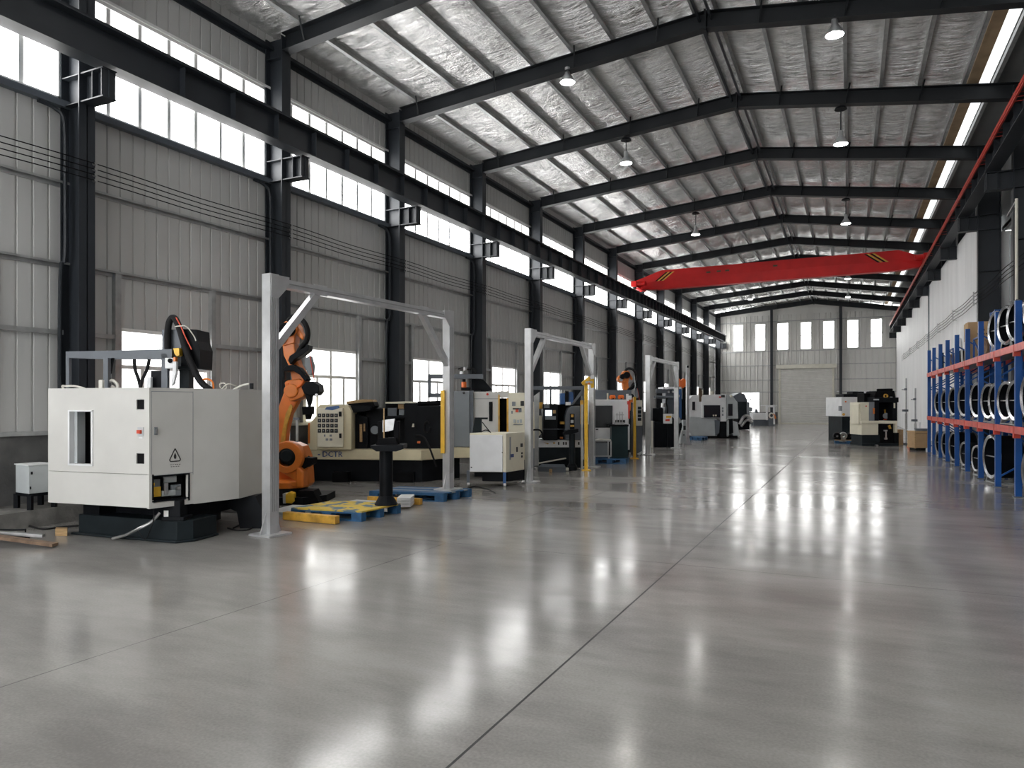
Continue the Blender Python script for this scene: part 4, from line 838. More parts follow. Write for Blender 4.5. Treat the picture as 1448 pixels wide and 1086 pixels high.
for u0, v0, u1, v1, m_ in ((722, 642, 726, 646.5, 'blue_letter'), (730, 632, 731.5, 639, 'ink'), (736, 627, 738.5, 632, 'ink'), (737, 639.5, 738.5, 642, 'ink'), (737, 644, 738.5, 647, 'ink'), (720.5, 618, 721.5, 650, 'grey_paint')): build('latch', m_, [facebox(p1, p2, u0, v0, u1, v1, .012)], t)
build('plinth', 'black_paint', [PZ([(p0[0] + .25, p0[1] + .1), (p1[0] + .05, p1[1] + .12), (p2[0] - .02, p2[1] - .05), (p3[0] + .2, p3[1])], .1, Vz(668, 14.25))], t)
for p, m_ in ((p1, 'blue_panel'), (p0, 'steel_grey'), (p2, 'black_paint')):
    l = build('leg', m_, [B(p[0] - .06, p[0] + .0, p[1] + .02, p[1] + .1, .06, Vz(666, 14.25))], t); build('wheel', 'steel_bare', [cyl((p[0] - .05, p[1] + .05, .045), (p[0] + .0, p[1] + .05, .045), .045, 14)], l)
build('top_monitor', 'dark_base', [PP([(671, 591), (681, 592), (681, 612.5), (668, 612.5)], 14.7, .15), X(671, 590.5, 689.5, 593, 14.65, .2)], t); build('top_cable', 'rubber', [tube([Q(682, 597, 14.65), Q(689, 606, 14.6), Q(694, 612, 14.6)], .01), tube([Q(680, 611, 14.5), Q(687, 608, 14.5), Q(694, 611.5, 14.5)], .01)], t, smooth=True)

# ------------------------------------------------------------------ second lathe, behind the second gantry
d = 18.6
t = thing('lathe', 'black lathe with a white band and a lit screen, seen through the second gantry', 'machine', U(800, d), d)
build('base', 'dark_base', [X(763, 631, 822, 651, 18.6, 1.2), X(762, 650, 828, 660.5, 18.9, 1.0)], t)
bn = build('white_band', 'white_plain', [X(762, 622.5, 823, 632.5, 18.55, 1.2)], t); build('band_mark', 'ink', [X(u, 625, u + 2, 629, 18.535, .02) for u in (789, 796, 799.5, 817.5)], bn); build('oil_stain', 'yellow_old', [PP([(769, 625.5), (776, 627), (775, 628.5)], 18.535, .02), X(782, 625.5, 785, 627.5, 18.535, .02)], bn)
cb = build('control_cabinet', 'black_paint', [X(768, 571, 789, 622.5, 18.3, 1.0)], t, bev=.02); build('screen', 'screen', [X(771, 580, 780.5, 588, 18.27, .04)], cb); build('keyboard', 'grey_paint', [X(771, 588.5, 786, 593.5, 18.26, .05)], cb); build('keys', 'wood', [X(782, 580, 786, 584.5, 18.27, .04)], cb); build('cooling_fan', 'grey_paint', [X(769.5, 572, 777, 577, 18.28, .04)], cb); build('cabinet_seam', 'steel_grey', [X(768, 606.5, 800, 607.2, 18.29, .02)], cb)
build('guard', 'black_matte', [X(788, 572, 825, 622.5, 18.9, 1.0)], t); build('sliding_hood', 'steel_grey', [PP([(799, 622), (799, 590), (803, 577), (808, 574), (821, 574), (821, 622)], 18.45, .8)], t, bev=.02); build('oil_cup', 'yellow_old', [X(792, 596, 799, 600, 18.6, .1)], t)
build('orange_lamp', 'orange', [X(792, 618, 796, 620.5, 18.7, .1)], t)
fr = build('overhead_frame', 'steel_grey', [X(752, 546, 824, 551, 18.7, .12), X(777.5, 550, 780, 572, 18.7, .08), X(822, 546, 825, 575, 18.7, .08), PP([(822, 552), (824, 556), (810, 573), (807, 573)], 18.6, .06)], t)
build('coolant_tank', 'blue_panel', [X(792, 556, 802, 572, 18.7, .4), X(803, 554, 811, 572, 18.75, .3)], t, bev=.02); build('motor', 'black_paint', [X(799, 553, 804, 572, 18.65, .2)], t); build('white_cap', 'white_plain', [X(800.5, 568.5, 807, 573, 18.4, .2)], t)
build('tan_panel', 'yellow_old', [X(821, 566, 825, 600, 18.3, .1)], t)
t = thing('side_machine', 'cream and white machine end showing beside the leg of the second gantry', 'machine', U(760, 19.2), 19.0)
build('body', 'cream_light', [X(750, 568, 757, 634, 18.9, .6), PP([(757, 588), (766, 588), (767, 612), (757, 621)], 18.7, .35)], t); build('yellow_box', 'yellow_old', [X(762, 569, 768, 578, 18.8, .3)], t); build('grey_panel', 'galvanised', [PP([(755, 560), (763, 554), (762, 600), (761.5, 652), (756, 652), (756, 600)], 18.2, .12), X(756, 650, 762, 658.5, 18.25, .1)], t); build('hose', 'rubber', [tube([Q(752, 608, 18.1), Q(763, 608, 18.1), Q(767, 614, 18.1), Q(768, 620, 18.15)], .02)], t, smooth=True)
build('foot', 'grey_paint', [X(751, 634, 757, 659.5, 18.95, .4)], t)
t = thing('pedestal_stand', 'slim black pillar stand with a tall fixture, left of the yellow post', 'stand', U(808, 17.9), 17.9); dP = 17.9; ux = U(809, dP)
build('pillar', 'dark_base', [cyl((ux, dP, .1), (ux, dP, Vz(613, dP)), .075, 18)], t, smooth=True); build('foot_flange', 'black_paint', [lathe([(0, 0), (.13, 0), (.13, .1), (.08, .17), (0, .17)], (ux, dP, 0), (0, 0, 1), 20)], t); build('tray', 'black_paint', [PP([(797, 612), (804, 608), (818, 607), (818, 611), (805, 614.5), (797, 615)], dP - .12, .3)], t); build('fixture', 'black_paint', [X(806, 585, 812.5, 609, dP - .05, .1)], t); build('brass_part', 'yellow_old', [X(806.5, 601, 812, 603.5, dP - .07, .04), X(807.5, 586, 811, 590, dP - .07, .04)], t); build('steel_part', 'steel_bare', [X(807, 594, 811, 598, dP - .07, .04)], t)
t = thing('floor_plate', 'low dark base plate with offcuts on the floor below the second lathe', 'plate', U(783, 17.6), 17.6); build('plate', 'steel_grey', [PZ([(U(761, 17.6), 17.6), (U(800, 17.3), 17.3), (U(798, 18.3), 18.3), (U(766, 18.4), 18.4)], 0, .12)], t); build('long_bar', 'cream_trim', [bar(Q(762, 655, 17.5), Q(800, 648, 18.2), .03, .03)], t)
for u, v, dd, m_, lb in ((777, 662.5, 17.75, 'wood', 'small tan wooden offcut on the floor below the second lathe'), (800, 659, 18.1, 'cream_trim', 'pale crumpled rag on the floor beside the slim pillar stand')):
    o_ = thing('offcut', lb, 'offcut', U(u, dd), dd - .35); build('piece', m_, [PZ([(U(u - 2, dd), dd - .4), (U(u + 2.5, dd), dd - .42), (U(u + 3, dd), dd - .3), (U(u - 1, dd), dd - .27)], 0, .08)], o_, bev=.02)
def ypost(label, u, v1, dd, w, sensor):
    t = thing('yellow_post', label, 'post', U(u, dd), dd)
    build('post', 'yellow', [X(u - w, v1, u + w, F * H / dd + YH - .6, dd, .11)], t, bev=.01); build('foot_plate', 'yellow', [B(U(u - w * 2.6, dd), U(u + w * 2.6, dd), dd - .08, dd + .2, 0, .02)], t)
    if sensor:
        s = build('sensor_arm', 'yellow', [PP([(822, 541), (833, 532), (835, 534), (834, 538), (825, 545)], dd - .1, .12), PP([(834, 537), (840, 535), (840, 548), (836, 549)], dd - .05, .1)], t, bev=.01); build('sensor_cap', 'white_plain', [X(835.5, 530.5, 840, 535.5, dd - .08, .1)], s); build('cable_knot', 'orange', [X(831.5, 541, 834.5, 544, dd - .13, .05)], s); build('bracket', 'steel_bare', [X(828, 539, 838, 542, dd - .12, .03)], s)
        build('cable_duct', 'galvanised', [X(821.5, 572, 824.5, 664.5, dd + .1, .05)], t)
    else: build('cable', 'grey_light', [tube([Q(u, v1, dd), Q(u - 2, v1 - 6, dd), Q(u + .5, v1 - 14, dd), Q(u, v1 - 22, dd), Q(u - 1, v1 - 30, dd)], .012)], t, smooth=True)
ypost('yellow steel post with an angled sensor head on top, beside the second gantry', 829, 537, 17.85, 2.4, True)
ypost('plain yellow steel post with a loose cable at its top, before the white machine', 897.7, 561, 21.7, 1.9, False)

# ------------------------------------------------------------------ white machine with dark window and what stands before it
d = 20.4
t = thing('machining_center', 'white machine with dark square window and red lamp strip, past the yellow sensor post', 'machine', U(868, d), d)
bd = build('enclosure', 'white_plain', [X(838, 565, 889, 602, 20.6, 1.6)], t, bev=.012); build('window', 'dark_glass', [X(841, 573.5, 866, 603.5, 20.57, .05)], bd); build('lower_panel', 'white_plain', [X(838.5, 605, 864.5, 620.5, 20.5, .1)], t, bev=.008); build('panel_mark', 'ink', [X(842.5, 606.5, 846, 608, 20.49, .02)], t)
build('pale_edge', 'white_plain', [X(886.5, 600, 890.5, 636, 20.55, .2)], t); build('red_strip', 'label_red', [X(887.5, 567, 891, 572, 20.5, .08), X(888.5, 572, 890.5, 592, 20.52, .05)], t); build('base', 'black_matte', [X(838, 620, 889, 651, 20.8, 1.2), X(838, 602, 889, 622, 20.8, 1.4)], t)
build('oil_tank', 'steel_grey', [X(838, 551.5, 893, 565, 21.2, .8)], t, bev=.01); build('tank_pipe', 'cream_light', [X(858.3, 556, 860.3, 565, 21.1, .05)], t)
t = thing('work_table', 'dark green tool stand with a bright clamp fixture on top, before the white machine', 'stand', U(876, 20.1), 20.1)
build('body', 'dark_green', [X(865, 602.5, 888, 647.6, 20.0, .35)], t, bev=.01); build('top', 'black_paint', [X(861, 600.5, 889, 603, 19.95, .45)], t)
fx = build('fixture', 'steel_bare', [X(870, 597.5, 883, 600.5, 20.0, .2)], t)
for u in (872, 876, 879.5): build('clamp', 'steel_bare', [X(u, 582 + (u % 3), u + 1.1, 598, 20.05, .04), X(u - 1, 586, u + 2.5, 587.3, 20.04, .03)], fx)
build('clamp_head', 'ink', [X(871, 594, 884, 598, 20.1, .15)], fx)
t = thing('frame_cart', 'low grey tube frame cart on a blue pallet before the white machine', 'cart', U(850, 19.9), 19.9, .14); d = 19.9
build('frame', 'galvanised', [X(838, 622.5, 864.5, 624.5, d, .03), X(838, 644, 864.5, 646, d, .03), X(859, 624, 861, 645, d, .03), X(863, 624, 865, 645, d, .03), X(838, 624, 839.5, 645, d, .03)], t); build('tray', 'white_cable', [PP([(838, 623), (850, 621), (864, 621.5), (864, 623)], d, .4)], t); build('side_sheet', 'grey_paint', [X(839, 626, 858.5, 644, d + .05, .3)], t); build('legs', 'galvanised', [X(840, 645, 842, 648.2, d, .03)], t); build('legs', 'galvanised', [X(860, 645, 862, 648.6, d, .03)], t)
pallet('blue pallet under the frame cart before the white machine', (U(885, 19.75), 19.75), (U(838, 19.85), 19.85), (U(888, 20.5), 20.35), ['blue_pallet'])
d = 23
t = thing('side_machine', 'grey white machine end with a tall vent window behind the plain yellow post', 'machine', U(908, d), d)
bd = build('body', 'cream_trim', [X(899, 566, 908.5, 602, d, .5), PP([(902, 602), (908, 600), (908, 640), (905, 640)], d + .1, .5)], t, bev=.02); build('vent_window', 'dark_base', [X(902, 575, 907, 595, d - .03, .05)], bd); build('vent_bar', 'grey_light', [X(902, v, 907, v + 1, d - .04, .02) for v in (579, 585, 590)], bd); build('base', 'steel_grey', [X(900, 602, 908, 643.5, d + .05, .45)], t); build('side_shade', 'black_matte', [X(895.5, 569, 899, 643.5, d, .5)], t); build('foot_sheet', 'grey_light', [PP([(901, 642), (908, 638), (908, 641), (904, 644.4)], d, .05)], t)
d = 24.8
t = thing('robot_arm', 'smaller looking orange brown robot arm raised behind the white machine', 'robot', U(888, d), d)
robot(t, d, lambda u, v: (U(883, d) + (u - 410) * .0125 , 2.86 + (452 - v) * .0125), full=False)
build('lower_body', 'dark_base', [X(880, 560, 893, 640, d, .5)], t)
for u, lb in ((866, 'orange motor resting on top of the white machine'), (878, 'orange red valve resting on top of the white machine')):
    o_ = thing('motor', lb, 'motor', U(u, 21.0), 21.0, Vz(565, 20.9)); build('body', 'orange_bright', [cyl(Q(u - 3, 561.5, 20.9), Q(u + 3, 561.5, 20.95), .06, 14)], o_); build('foot', 'black_paint', [X(u - 2, 562, u + 2, 565, 20.88, .1)], o_)
t = thing('white_drum', 'white rounded canister standing on top of the white machine', 'canister', U(889, 21.0), 21.0, Vz(565, 20.8)); build('can', 'white_plain', [cyl(Q(890.5, 565, 21), Q(890.5, 559.5, 21), .06, 16), cyl(Q(887, 565, 21), Q(887, 557, 21), .035, 12)], t)

# ------------------------------------------------------------------ black machine with blue side, grey machine, farther machines
d = 27.5
t = thing('machining_center', 'black machine with a blue side panel and a sign in red and yellow', 'machine', U(945, d), d)
build('base', 'black_paint', [X(925, 596, 951, 634.5, d, 1.0), PP([(944, 634), (944, 594), (955, 588), (963, 594), (965, 602), (958, 628), (952, 634)], d - .1, .8), X(923, 577, 938, 600, d + .2, .8)], t, bev=.02)
sg = build('notice', 'white_plain', [X(938, 585, 950.5, 599, d - .14, .03)], t, bev=.008); build('notice_mark', 'label_red', [PP([(941, 593), (947, 592), (947, 595.5), (941, 595.5)], d - .15, .02)], sg); build('notice_mark', 'yellow', [X(942, 588, 949, 591, d - .15, .02)], sg)
build('column', 'steel_grey', [X(941, 549.5, 960, 593, d + .5, .6)], t); build('top_cover', 'white_plain', [X(938, 547, 963.5, 550.2, d + .2, 1.0)], t); build('side_panel', 'blue_panel', [X(959, 550, 963.8, 592, d + .2, .9)], t); build('cross_beam', 'steel_grey', [cyl(Q(927, 561.5, d + .2), Q(958, 562.5, d + .2), .06, 14), X(928, 550, 944, 556, d + .4, .1), X(925, 560, 937, 563, d + .3, .1)], t); build('lamp_head', 'white_plain', [cyl(Q(958, 560, d + .12), Q(958, 560, d + .05), .08, 16)], t); build('eye', 'white_plain', [X(942, 552.5, 947, 556, d + .45, .06), cyl(Q(951.5, 554, d + .5), Q(951.5, 554, d + .42), .045, 14)], t); build('spindle', 'steel_bare', [cyl(Q(938, 576, d + .3), Q(938, 570, d + .3), .09, 16)], t); build('cable_drop', 'rubber', [tube([Q(943, 563, d + .1), Q(942, 569, d + .1), Q(944, 578, d + .1), Q(943, 590, d + .1)], .03)], t, smooth=True); build('deck', 'grey_light', [PP([(950, 587), (958, 585), (964, 597), (958, 600)], d - .12, .5)], t)
build('front_flap', 'cream_trim', [X(920, 595, 923.5, 635.5, d - .2, .1)], t)
t = thing('control_cabinet', 'small grey white floor box between black machine and lone aluminium post', 'cabinet', U(968, 29.6), 29.6); build('box', 'grey_light', [PP([(964, 609), (973, 608), (976, 625), (962, 627.8)], 29.6, .4), X(966, 594, 972, 609, 29.8, .3)], t); build('knob', 'ink', [cyl(Q(967, 615, 29.6), Q(967, 615, 29.55), .03, 10), X(966.5, 602, 970, 608, 29.75, .06)], t); build('foot', 'black_paint', [X(963, 627, 975, 628.2, 29.65, .3)], t)
d = 31
t = thing('robot_arm', 'bright orange robot head showing above the black and blue machine', 'robot', U(965, d), d); build('head', 'orange_bright', [cyl(Q(961, 541, d), Q(961, 541, d + .3), .12, 14), PP([(962, 548), (963, 538), (967, 535), (970, 537), (970, 546), (966, 549)], d, .3), PP([(960, 535), (962, 536), (963, 548), (960, 546)], d - .05, .2)], t, bev=.02); build('stem', 'black_paint', [X(965, 547, 971, 566, d + .05, .3), X(963, 564, 973, 625, d + .1, .5)], t)
d = 34.8
t = thing('machining_center', 'pale grey machining cell with a wide dark window, last large cell before the far wall', 'machine', U(1008, d), d)
build('lower_body', 'grey_light', [PP([(975, 589), (1014, 592), (1014, 616.5), (978, 616.5), (974, 610)], d, 1.6)], t, bev=.02)
lw_ = build('side_cell', 'white_plain', [PP([(973, 592), (973, 566), (979, 559.5), (990, 558.5), (993, 561), (993, 592)], d + .1, 1.6)], t, bev=.02); build('side_window', 'dark_glass', [X(979, 568, 983, 580, d + .07, .05)], lw_)
mc = build('upper_body', 'white_plain', [PP([(993, 561), (996, 558.5), (1027, 557.5), (1027, 596), (1019, 596), (1019, 591), (993, 591)], d - .1, 2.0)], t, bev=.015)
wn_ = build('window', 'dark_glass', [X(995.3, 573, 1018.5, 590.5, d - .14, .06)], mc); build('window_glow', 'cream_light', [X(1008, 586.5, 1010, 588.5, d - .15, .02), X(1011, 586.5, 1013.5, 588.5, d - .15, .02)], wn_)
build('switch', 'grey_paint', [X(1021, v, 1023, v + 3, d - .12, .04) for v in (576, 580, 585)], mc); build('warning_lamp', 'label_red', [X(1017, 560.5, 1019.5, 562.5, d - .14, .05)], mc); build('vent_hood', 'ink', [X(1020, 558.5, 1025, 562, d - .14, .06)], mc)
build('chip_door', 'black_paint', [X(1017, 596, 1027.5, 618, d, .6)], t); build('console', 'steel_grey', [PP([(1012, 594), (1018, 594), (1017, 612), (1013, 616)], d - .2, .3)], t)
eb = build('end_body', 'grey_light', [PP([(1027, 558), (1036, 560), (1043, 569), (1044, 592), (1034, 592), (1027, 594)], d + .1, 1.8), PP([(1036, 595), (1043, 597), (1046, 617), (1040, 619), (1034, 612)], d + .2, 1.0), X(1027, 594, 1031, 618, d + .1, .3)], t, bev=.02); build('end_window', 'dark_glass', [X(1030, 571, 1036, 588, d + .06, .06)], eb); build('orange_beacon', 'cream_light', [cyl(Q(1034, 561.5, d), Q(1034, 559, d), .05, 10)], eb)
build('base', 'black_matte', [X(980, 616, 1043, 619.8, d + .1, 1.6)], t); build('chute', 'black_paint', [PP([(1031, 592), (1036, 592), (1037, 612), (1032, 614)], d + .15, .3)], t)
build('top_fitting', 'brown_ink', [X(989, 552, 993, 568, d + .05, .2), X(989, 549, 992, 553, d + .05, .2)], t); build('top_duct', 'cream_trim', [X(1005, 553, 1009, 558, d + .5, .2)], t); build('top_pipe', 'cream_trim', [X(993, 551, 994.5, 557, d + .5, .1)], t)
pallet('dark blue pallet on the floor at the foot of the pale grey machining cell', (U(992, 32.6), 32.6), (U(976, 33.4), 33.4), (U(999, 33.6), 33.4), ['blue_pallet'])
d = 46
t = thing('side_machine', 'dark machine with piled pipes beyond the pale grey machining cell', 'machine', U(1050, d), d)
build('body', 'dark_base', [X(1043, 568, 1056, 592, d, 1.4)], t); build('upper_hood', 'steel_grey', [PP([(1037, 560), (1046, 555.5), (1053, 557), (1057, 566), (1057, 569), (1040, 569)], d + .1, 1.4)], t, bev=.04); build('end_plate', 'grey_paint', [PP([(1055, 568), (1060, 569), (1060, 590), (1056, 592)], d, .8), X(1060, 576, 1064, 582, d, .4)], t); build('pipe_bundle', 'steel_bare', [tube([Q(1046, 600, d), Q(1051, 590, d), Q(1057, 588, d), Q(1062, 594, d)], .1), tube([Q(1048, 603, d), Q(1056, 594, d), Q(1064, 597, d)], .09)], t, smooth=True); build('base', 'black_matte', [X(1044, 592, 1060, 607.6, d + .1, 1.0)], t)
d = 55
t = thing('work_bench', 'white low bench beside the far wall window', 'bench', U(1075, d), d); build('top', 'white_plain', [X(1065, 584, 1084.5, 593.5, d, .9)], t); build('stand', 'steel_grey', [X(1066, 593.5, 1084, 602, d + .1, .7)], t); build('box', 'steel_grey', [PP([(1068, 584), (1070, 578), (1073, 584)], d + .2, .3)], t)
t = thing('frame_rack', 'white tube frame near the roller shutter with a coiled hose', 'frame', U(1091, d), d); build('tube_frame', 'white_plain', [X(1083.5, 574, 1097, 576, d - .3, .1), X(1083.5, 574, 1086, 594, d - .3, .1), X(1094, 574, 1096, 600, d - .3, .1), X(1076, 573, 1099, 574, d - .1, .1)], t); build('cabinet', 'steel_grey', [X(1087, 592, 1096, 602, d - .2, .5)], t)
t = thing('hose_coil', 'orange and white coiled hose hanging on the white tube frame', 'hose', U(1090, d), d - .4, Vz(592, d)); build('coil', 'white_cable', [lathe([(.13, -.05), (.22, -.05), (.22, .05), (.13, .05)], Q(1091, 587.5, d - .45), (0, 1, 0), 20, closed=True)], t); build('hose_tail', 'orange', [tube([Q(1093, 585, d - .45), Q(1095.5, 588, d - .45), Q(1096.5, 592, d - .45)], .06)], t)

# ------------------------------------------------------------------ machines across the aisle
d = 32.0
t = thing('machining_center', 'white square machine with a black lower half, behind the blue pallet across the aisle', 'machine', U(1205, d), d)
bd = build('enclosure', 'white_plain', [X(1190, 561.5, 1222, 589, d, 1.6)], t, bev=.015); build('window', 'dark_glass', [PP([(1210, 569.5), (1216, 568.5), (1217, 586.5), (1212, 586), (1210, 583)], d - .03, .06)], bd); build('badge', 'orange_bright', [X(1195, 567, 1197, 569, d - .02, .04)], bd); build('gauge', 'yellow_old', [cyl(Q(1193, 586, d), Q(1193, 586, d - .05), .06, 14)], bd); build('side_box', 'grey_paint', [X(1188.5, 574, 1191, 581, d, .2)], bd)
build('base', 'dark_base', [X(1191, 589, 1222, 624, d + .1, 1.4)], t); build('top_gear', 'black_paint', [X(1193, 557, 1216, 561.5, d + .2, .8), X(1206, 553.5, 1222, 560, d + .6, .6)], t, bev=.02); build('alarm_lamp', 'red_orange', [cyl(Q(1218, 566.5, d - .3), Q(1218, 566.5, d - .1), .08, 14)], t); build('white_duct', 'white_plain', [PP([(1206, 556.5), (1212, 553.5), (1230, 552.5), (1224, 556)], d + .9, .4)], t)
d = 28.3
t = thing('lathe', 'cream and black upright machine across the aisle, just before the wooden crate', 'machine', U(1244, d), d)
build('lower_body', 'cream_light', [X(1218.5, 596.5, 1242, 615, d, 1.0), X(1218.5, 595, 1269, 599, d - .02, 1.0), X(1266, 598, 1269, 612, d, .9)], t, bev=.012)
up_ = build('door_cover', 'cream_light', [X(1217, 569, 1229, 596, d + .05, .9), X(1214, 571, 1218, 600, d + .1, .7)], t, bev=.012); build('door_badge', 'label_red', [X(1224, 573.5, 1226, 575, d + .03, .04)], up_)
build('control_panel', 'grey_paint', [X(1229, 568.5, 1237.5, 595, d + .03, .7)], t); build('panel_knob', 'orange', [X(1235, 577, 1237, 585, d + .0, .05)], t)
hd = build('upper_housing', 'black_paint', [X(1237, 566, 1243, 596, d, .9), X(1262, 563, 1269, 596, d, .9), X(1237, 562, 1271, 569, d, 1.0), X(1241, 568, 1263, 596, d + .6, .4)], t, bev=.02); build('spindle', 'yellow_old', [X(1252, 579, 1254.5, 584, d + .5, .1)], hd); build('chuck', 'grey_paint', [cyl(Q(1253, 588, d + .6), Q(1253, 588, d + .4), .12, 16)], hd); build('red_button', 'red_orange', [X(1251, 592.5, 1254, 594, d + .4, .1)], hd); build('panel_light', 'cream_light', [X(1264, 570, 1266, 577, d - .02, .04)], hd)
build('top_motor', 'black_matte', [PP([(1236, 563), (1239, 553), (1265, 552.5), (1267, 563)], d + .2, .8), cyl(Q(1240, 551.5, d + .5), Q(1262, 551, d + .5), .05, 12), X(1222, 556, 1237, 569, d + .6, .6)], t, bev=.02); build('brass_cap', 'yellow_old', [lathe([(.05, -.03), (.085, -.03), (.085, .03), (.05, .03)], Q(1252.5, 560, d + .15), (0, 1, 0), 18, closed=True)], t); build('pipe_end', 'steel_bare', [X(1236, 564, 1243, 566, d - .03, .05), X(1259, 561, 1262, 563, d + .15, .06)], t)
build('base', 'dark_base', [X(1219, 615, 1244, 629.5, d + .05, .9), X(1219, 627, 1271, 630.7, d - .02, 1.0)], t); dv = build('drive_bay', 'black_matte', [X(1242, 599, 1266, 628, d + .15, .6), X(1265, 612, 1271, 630, d, .6)], t); build('drive_gear', 'steel_bare', [X(1250, 608, 1255, 610, d + .1, .1), X(1252, 610, 1254, 619, d + .12, .06), X(1251, 619, 1255, 621.5, d + .1, .08)], dv); build('yellow_hook', 'yellow_old', [PP([(1256, 602), (1259, 601), (1260.5, 606), (1258, 606.5)], d + .1, .1)], dv)
build('foot', 'steel_bare', [X(1239, 629, 1242, 631.2, d - .15, .12)], t)
pallet('blue pallet loaded with dark machine parts across the aisle', (U(1216, 30.2), 30.0), (U(1181, 30.2), 30.2), (U(1216.5, 30.9), 30.9), ['wood'])
d = 30.3
for u, v0, u1, m_, lb in ((1180.5, 614, 1192, 'black_paint', 'black cast machine part at the aisle end of the loaded pallet'), (1192.5, 608, 1198.5, 'steel_bare', 'bright curved pipe fitting on the loaded pallet'), (1199, 616, 1214, 'black_matte', 'dark coiled machine part on the loaded pallet beside the cream machine')):
    o_ = thing('machine_part', lb, 'part', U((u + u1) / 2, d), d + .05, .148, 'parts on the loaded pallet'); a_ = (u + u1) / 2
    build('casting', m_, [lathe([(.05, -.1), (.14, -.1), (.16, 0), (.14, .1), (.05, .1)], (U(a_, d), d + .2, .32), (.3, 1, .2), 18, closed=True)], o_, smooth=True); build('bracket', m_, [B(U(u + 1, d), U(u1 - 1, d), d + .1, d + .3, .148, .26)], o_, bev=.02)
for u, v0, dd, lb in ((1281.5, 535, 29.5, 'taller thin steel rod stand by the white wall panels'), (1294.5, 549, 27.8, 'shorter steel rod stand with flat clamp above the wooden crate')):
    t = thing('rod_stand', lb, 'stand', U(u, dd), dd, group='rod stands by the white panels'); vb = YH + F * H / dd
    build('rod', 'galvanised', [cyl(Q(u, vb - .3, dd), Q(u, v0, dd), .03, 10)], t); build('clamp', 'steel_grey', [X(u - 4, v0 + 44, u + 3, v0 + 47, dd - .05, .1), X(u - 1, v0 + 14, u + 1.2, v0 + 17, dd - .05, .1)], t); build('sleeve', 'steel_bare', [cyl(Q(u, v0 + 50, dd), Q(u, v0 + 72, dd), .045, 12)], t); build('foot', 'steel_grey', [B(U(u - 7, dd), U(u + 7, dd), dd - .2, dd + .2, 0, .06)], t)
    build('cross_arm', 'steel_grey', [X(u - 6, v0 + 15.5, u + 1, v0 + 16.5, dd, .03)], t)
d = 25.5
t = thing('wooden_crate', 'brown plywood crate on small feet at the far end of the blue rack', 'crate', U(1302, d), d)
build('crate_body', 'cardboard', [X(1294, 611, 1316, 633.5, d, .5)], t, bev=.008); build('crate_edge', 'wood', [X(1293.5, 611, 1295.5, 634, d - .015, .03), X(1294, 609.5, 1316, 611.5, d - .02, .55)], t); build('foot', 'black_paint', [X(1295, 633.5, 1298, 637.2, d + .02, .4), X(1306, 633.5, 1309, 637.2, d + .02, .4)], t); build('seam', 'ink', [X(1295.5, 613, 1316, 613.5, d - .005, .01)], t)
t = thing('flange_part', 'dark round steel part with a bright rod lying on the wooden crate', 'part', U(1303, d), d, Vz(609.2, d)); build('disc', 'steel_grey', [cyl(Q(1303, 609.2, d + .2), Q(1303, 606.5, d + .2), .2, 20), X(1297, 606, 1313, 607, d + .1, .2)], t); build('rod', 'white_plain', [X(1300, 597, 1302, 607, d + .15, .05)], t)
t = thing('orange_cone', 'orange bollard cone standing between the rod stands', 'cone', U(1289, 27.5), 27.5); build('cone', 'orange_bright', [cyl((U(1289, 27.5), 27.5, .0), (U(1289, 27.5), 27.5, .5), .16, 16, .06)], t); build('band', 'white_plain', [cyl((U(1289, 27.5), 27.5, .2), (U(1289, 27.5), 27.5, .28), .126, 16, .11)], t)
t = thing('cardboard_box', 'cardboard box on the floor beside the cream and black machine', 'box', U(1274, 29.2), 29.2); build('box', 'cardboard', [X(1269.5, 607.5, 1277.5, 629, 29.2, .4)], t, bev=.01); build('tape', 'tan_board', [X(1273, 607.2, 1274, 615, 29.19, .41)], t)

# ------------------------------------------------------------------ blue pallet rack with red beams
RY = [10.4, 12.1, 13.75, 15.37, 17.08, 18.88, 20.6, 22.24, 23.94, 25.42, 26.93, 28.2]
fx_ = lambda y: 2.66 - .0204 * (y - 15.37)
DEP = .78
t = thing('pallet_rack', 'blue and red pallet rack with two loaded levels along the white panels', 'rack', fx_(18), 18, 0, world=True)
for y in RY:
    x = fx_(y); up_ = build('upright', 'blue_rack', [PZ([(x, y - .05), (x + .1, y - .05), (x + .1, y - .038), (x + .012, y - .038), (x + .012, y + .038), (x + .1, y + .038), (x + .1, y + .05), (x, y + .05)], .01, 3.5)], t)
    build('foot_plate', 'steel_grey', [B(x - .03, x + .13, y - .08, y + .08, 0, .012)], up_)
    build('upright', 'blue_rack', [B(x + DEP, x + DEP + .09, y - .045, y + .045, 0, 3.4)], t)
    sh = []; z = .2; n_ = 0
    while z < 3.2:
        e_ = [(x + .06, y), (x + DEP + .03, y)]; p_, q_ = (e_ if n_ % 2 == 0 else e_[::-1]); sh.append(bar((*p_, z), (*q_, z + .5), .03, .035, up=(0, 1, 0))); z += .5; n_ += 1
    build('brace', 'blue_rack', sh, t)
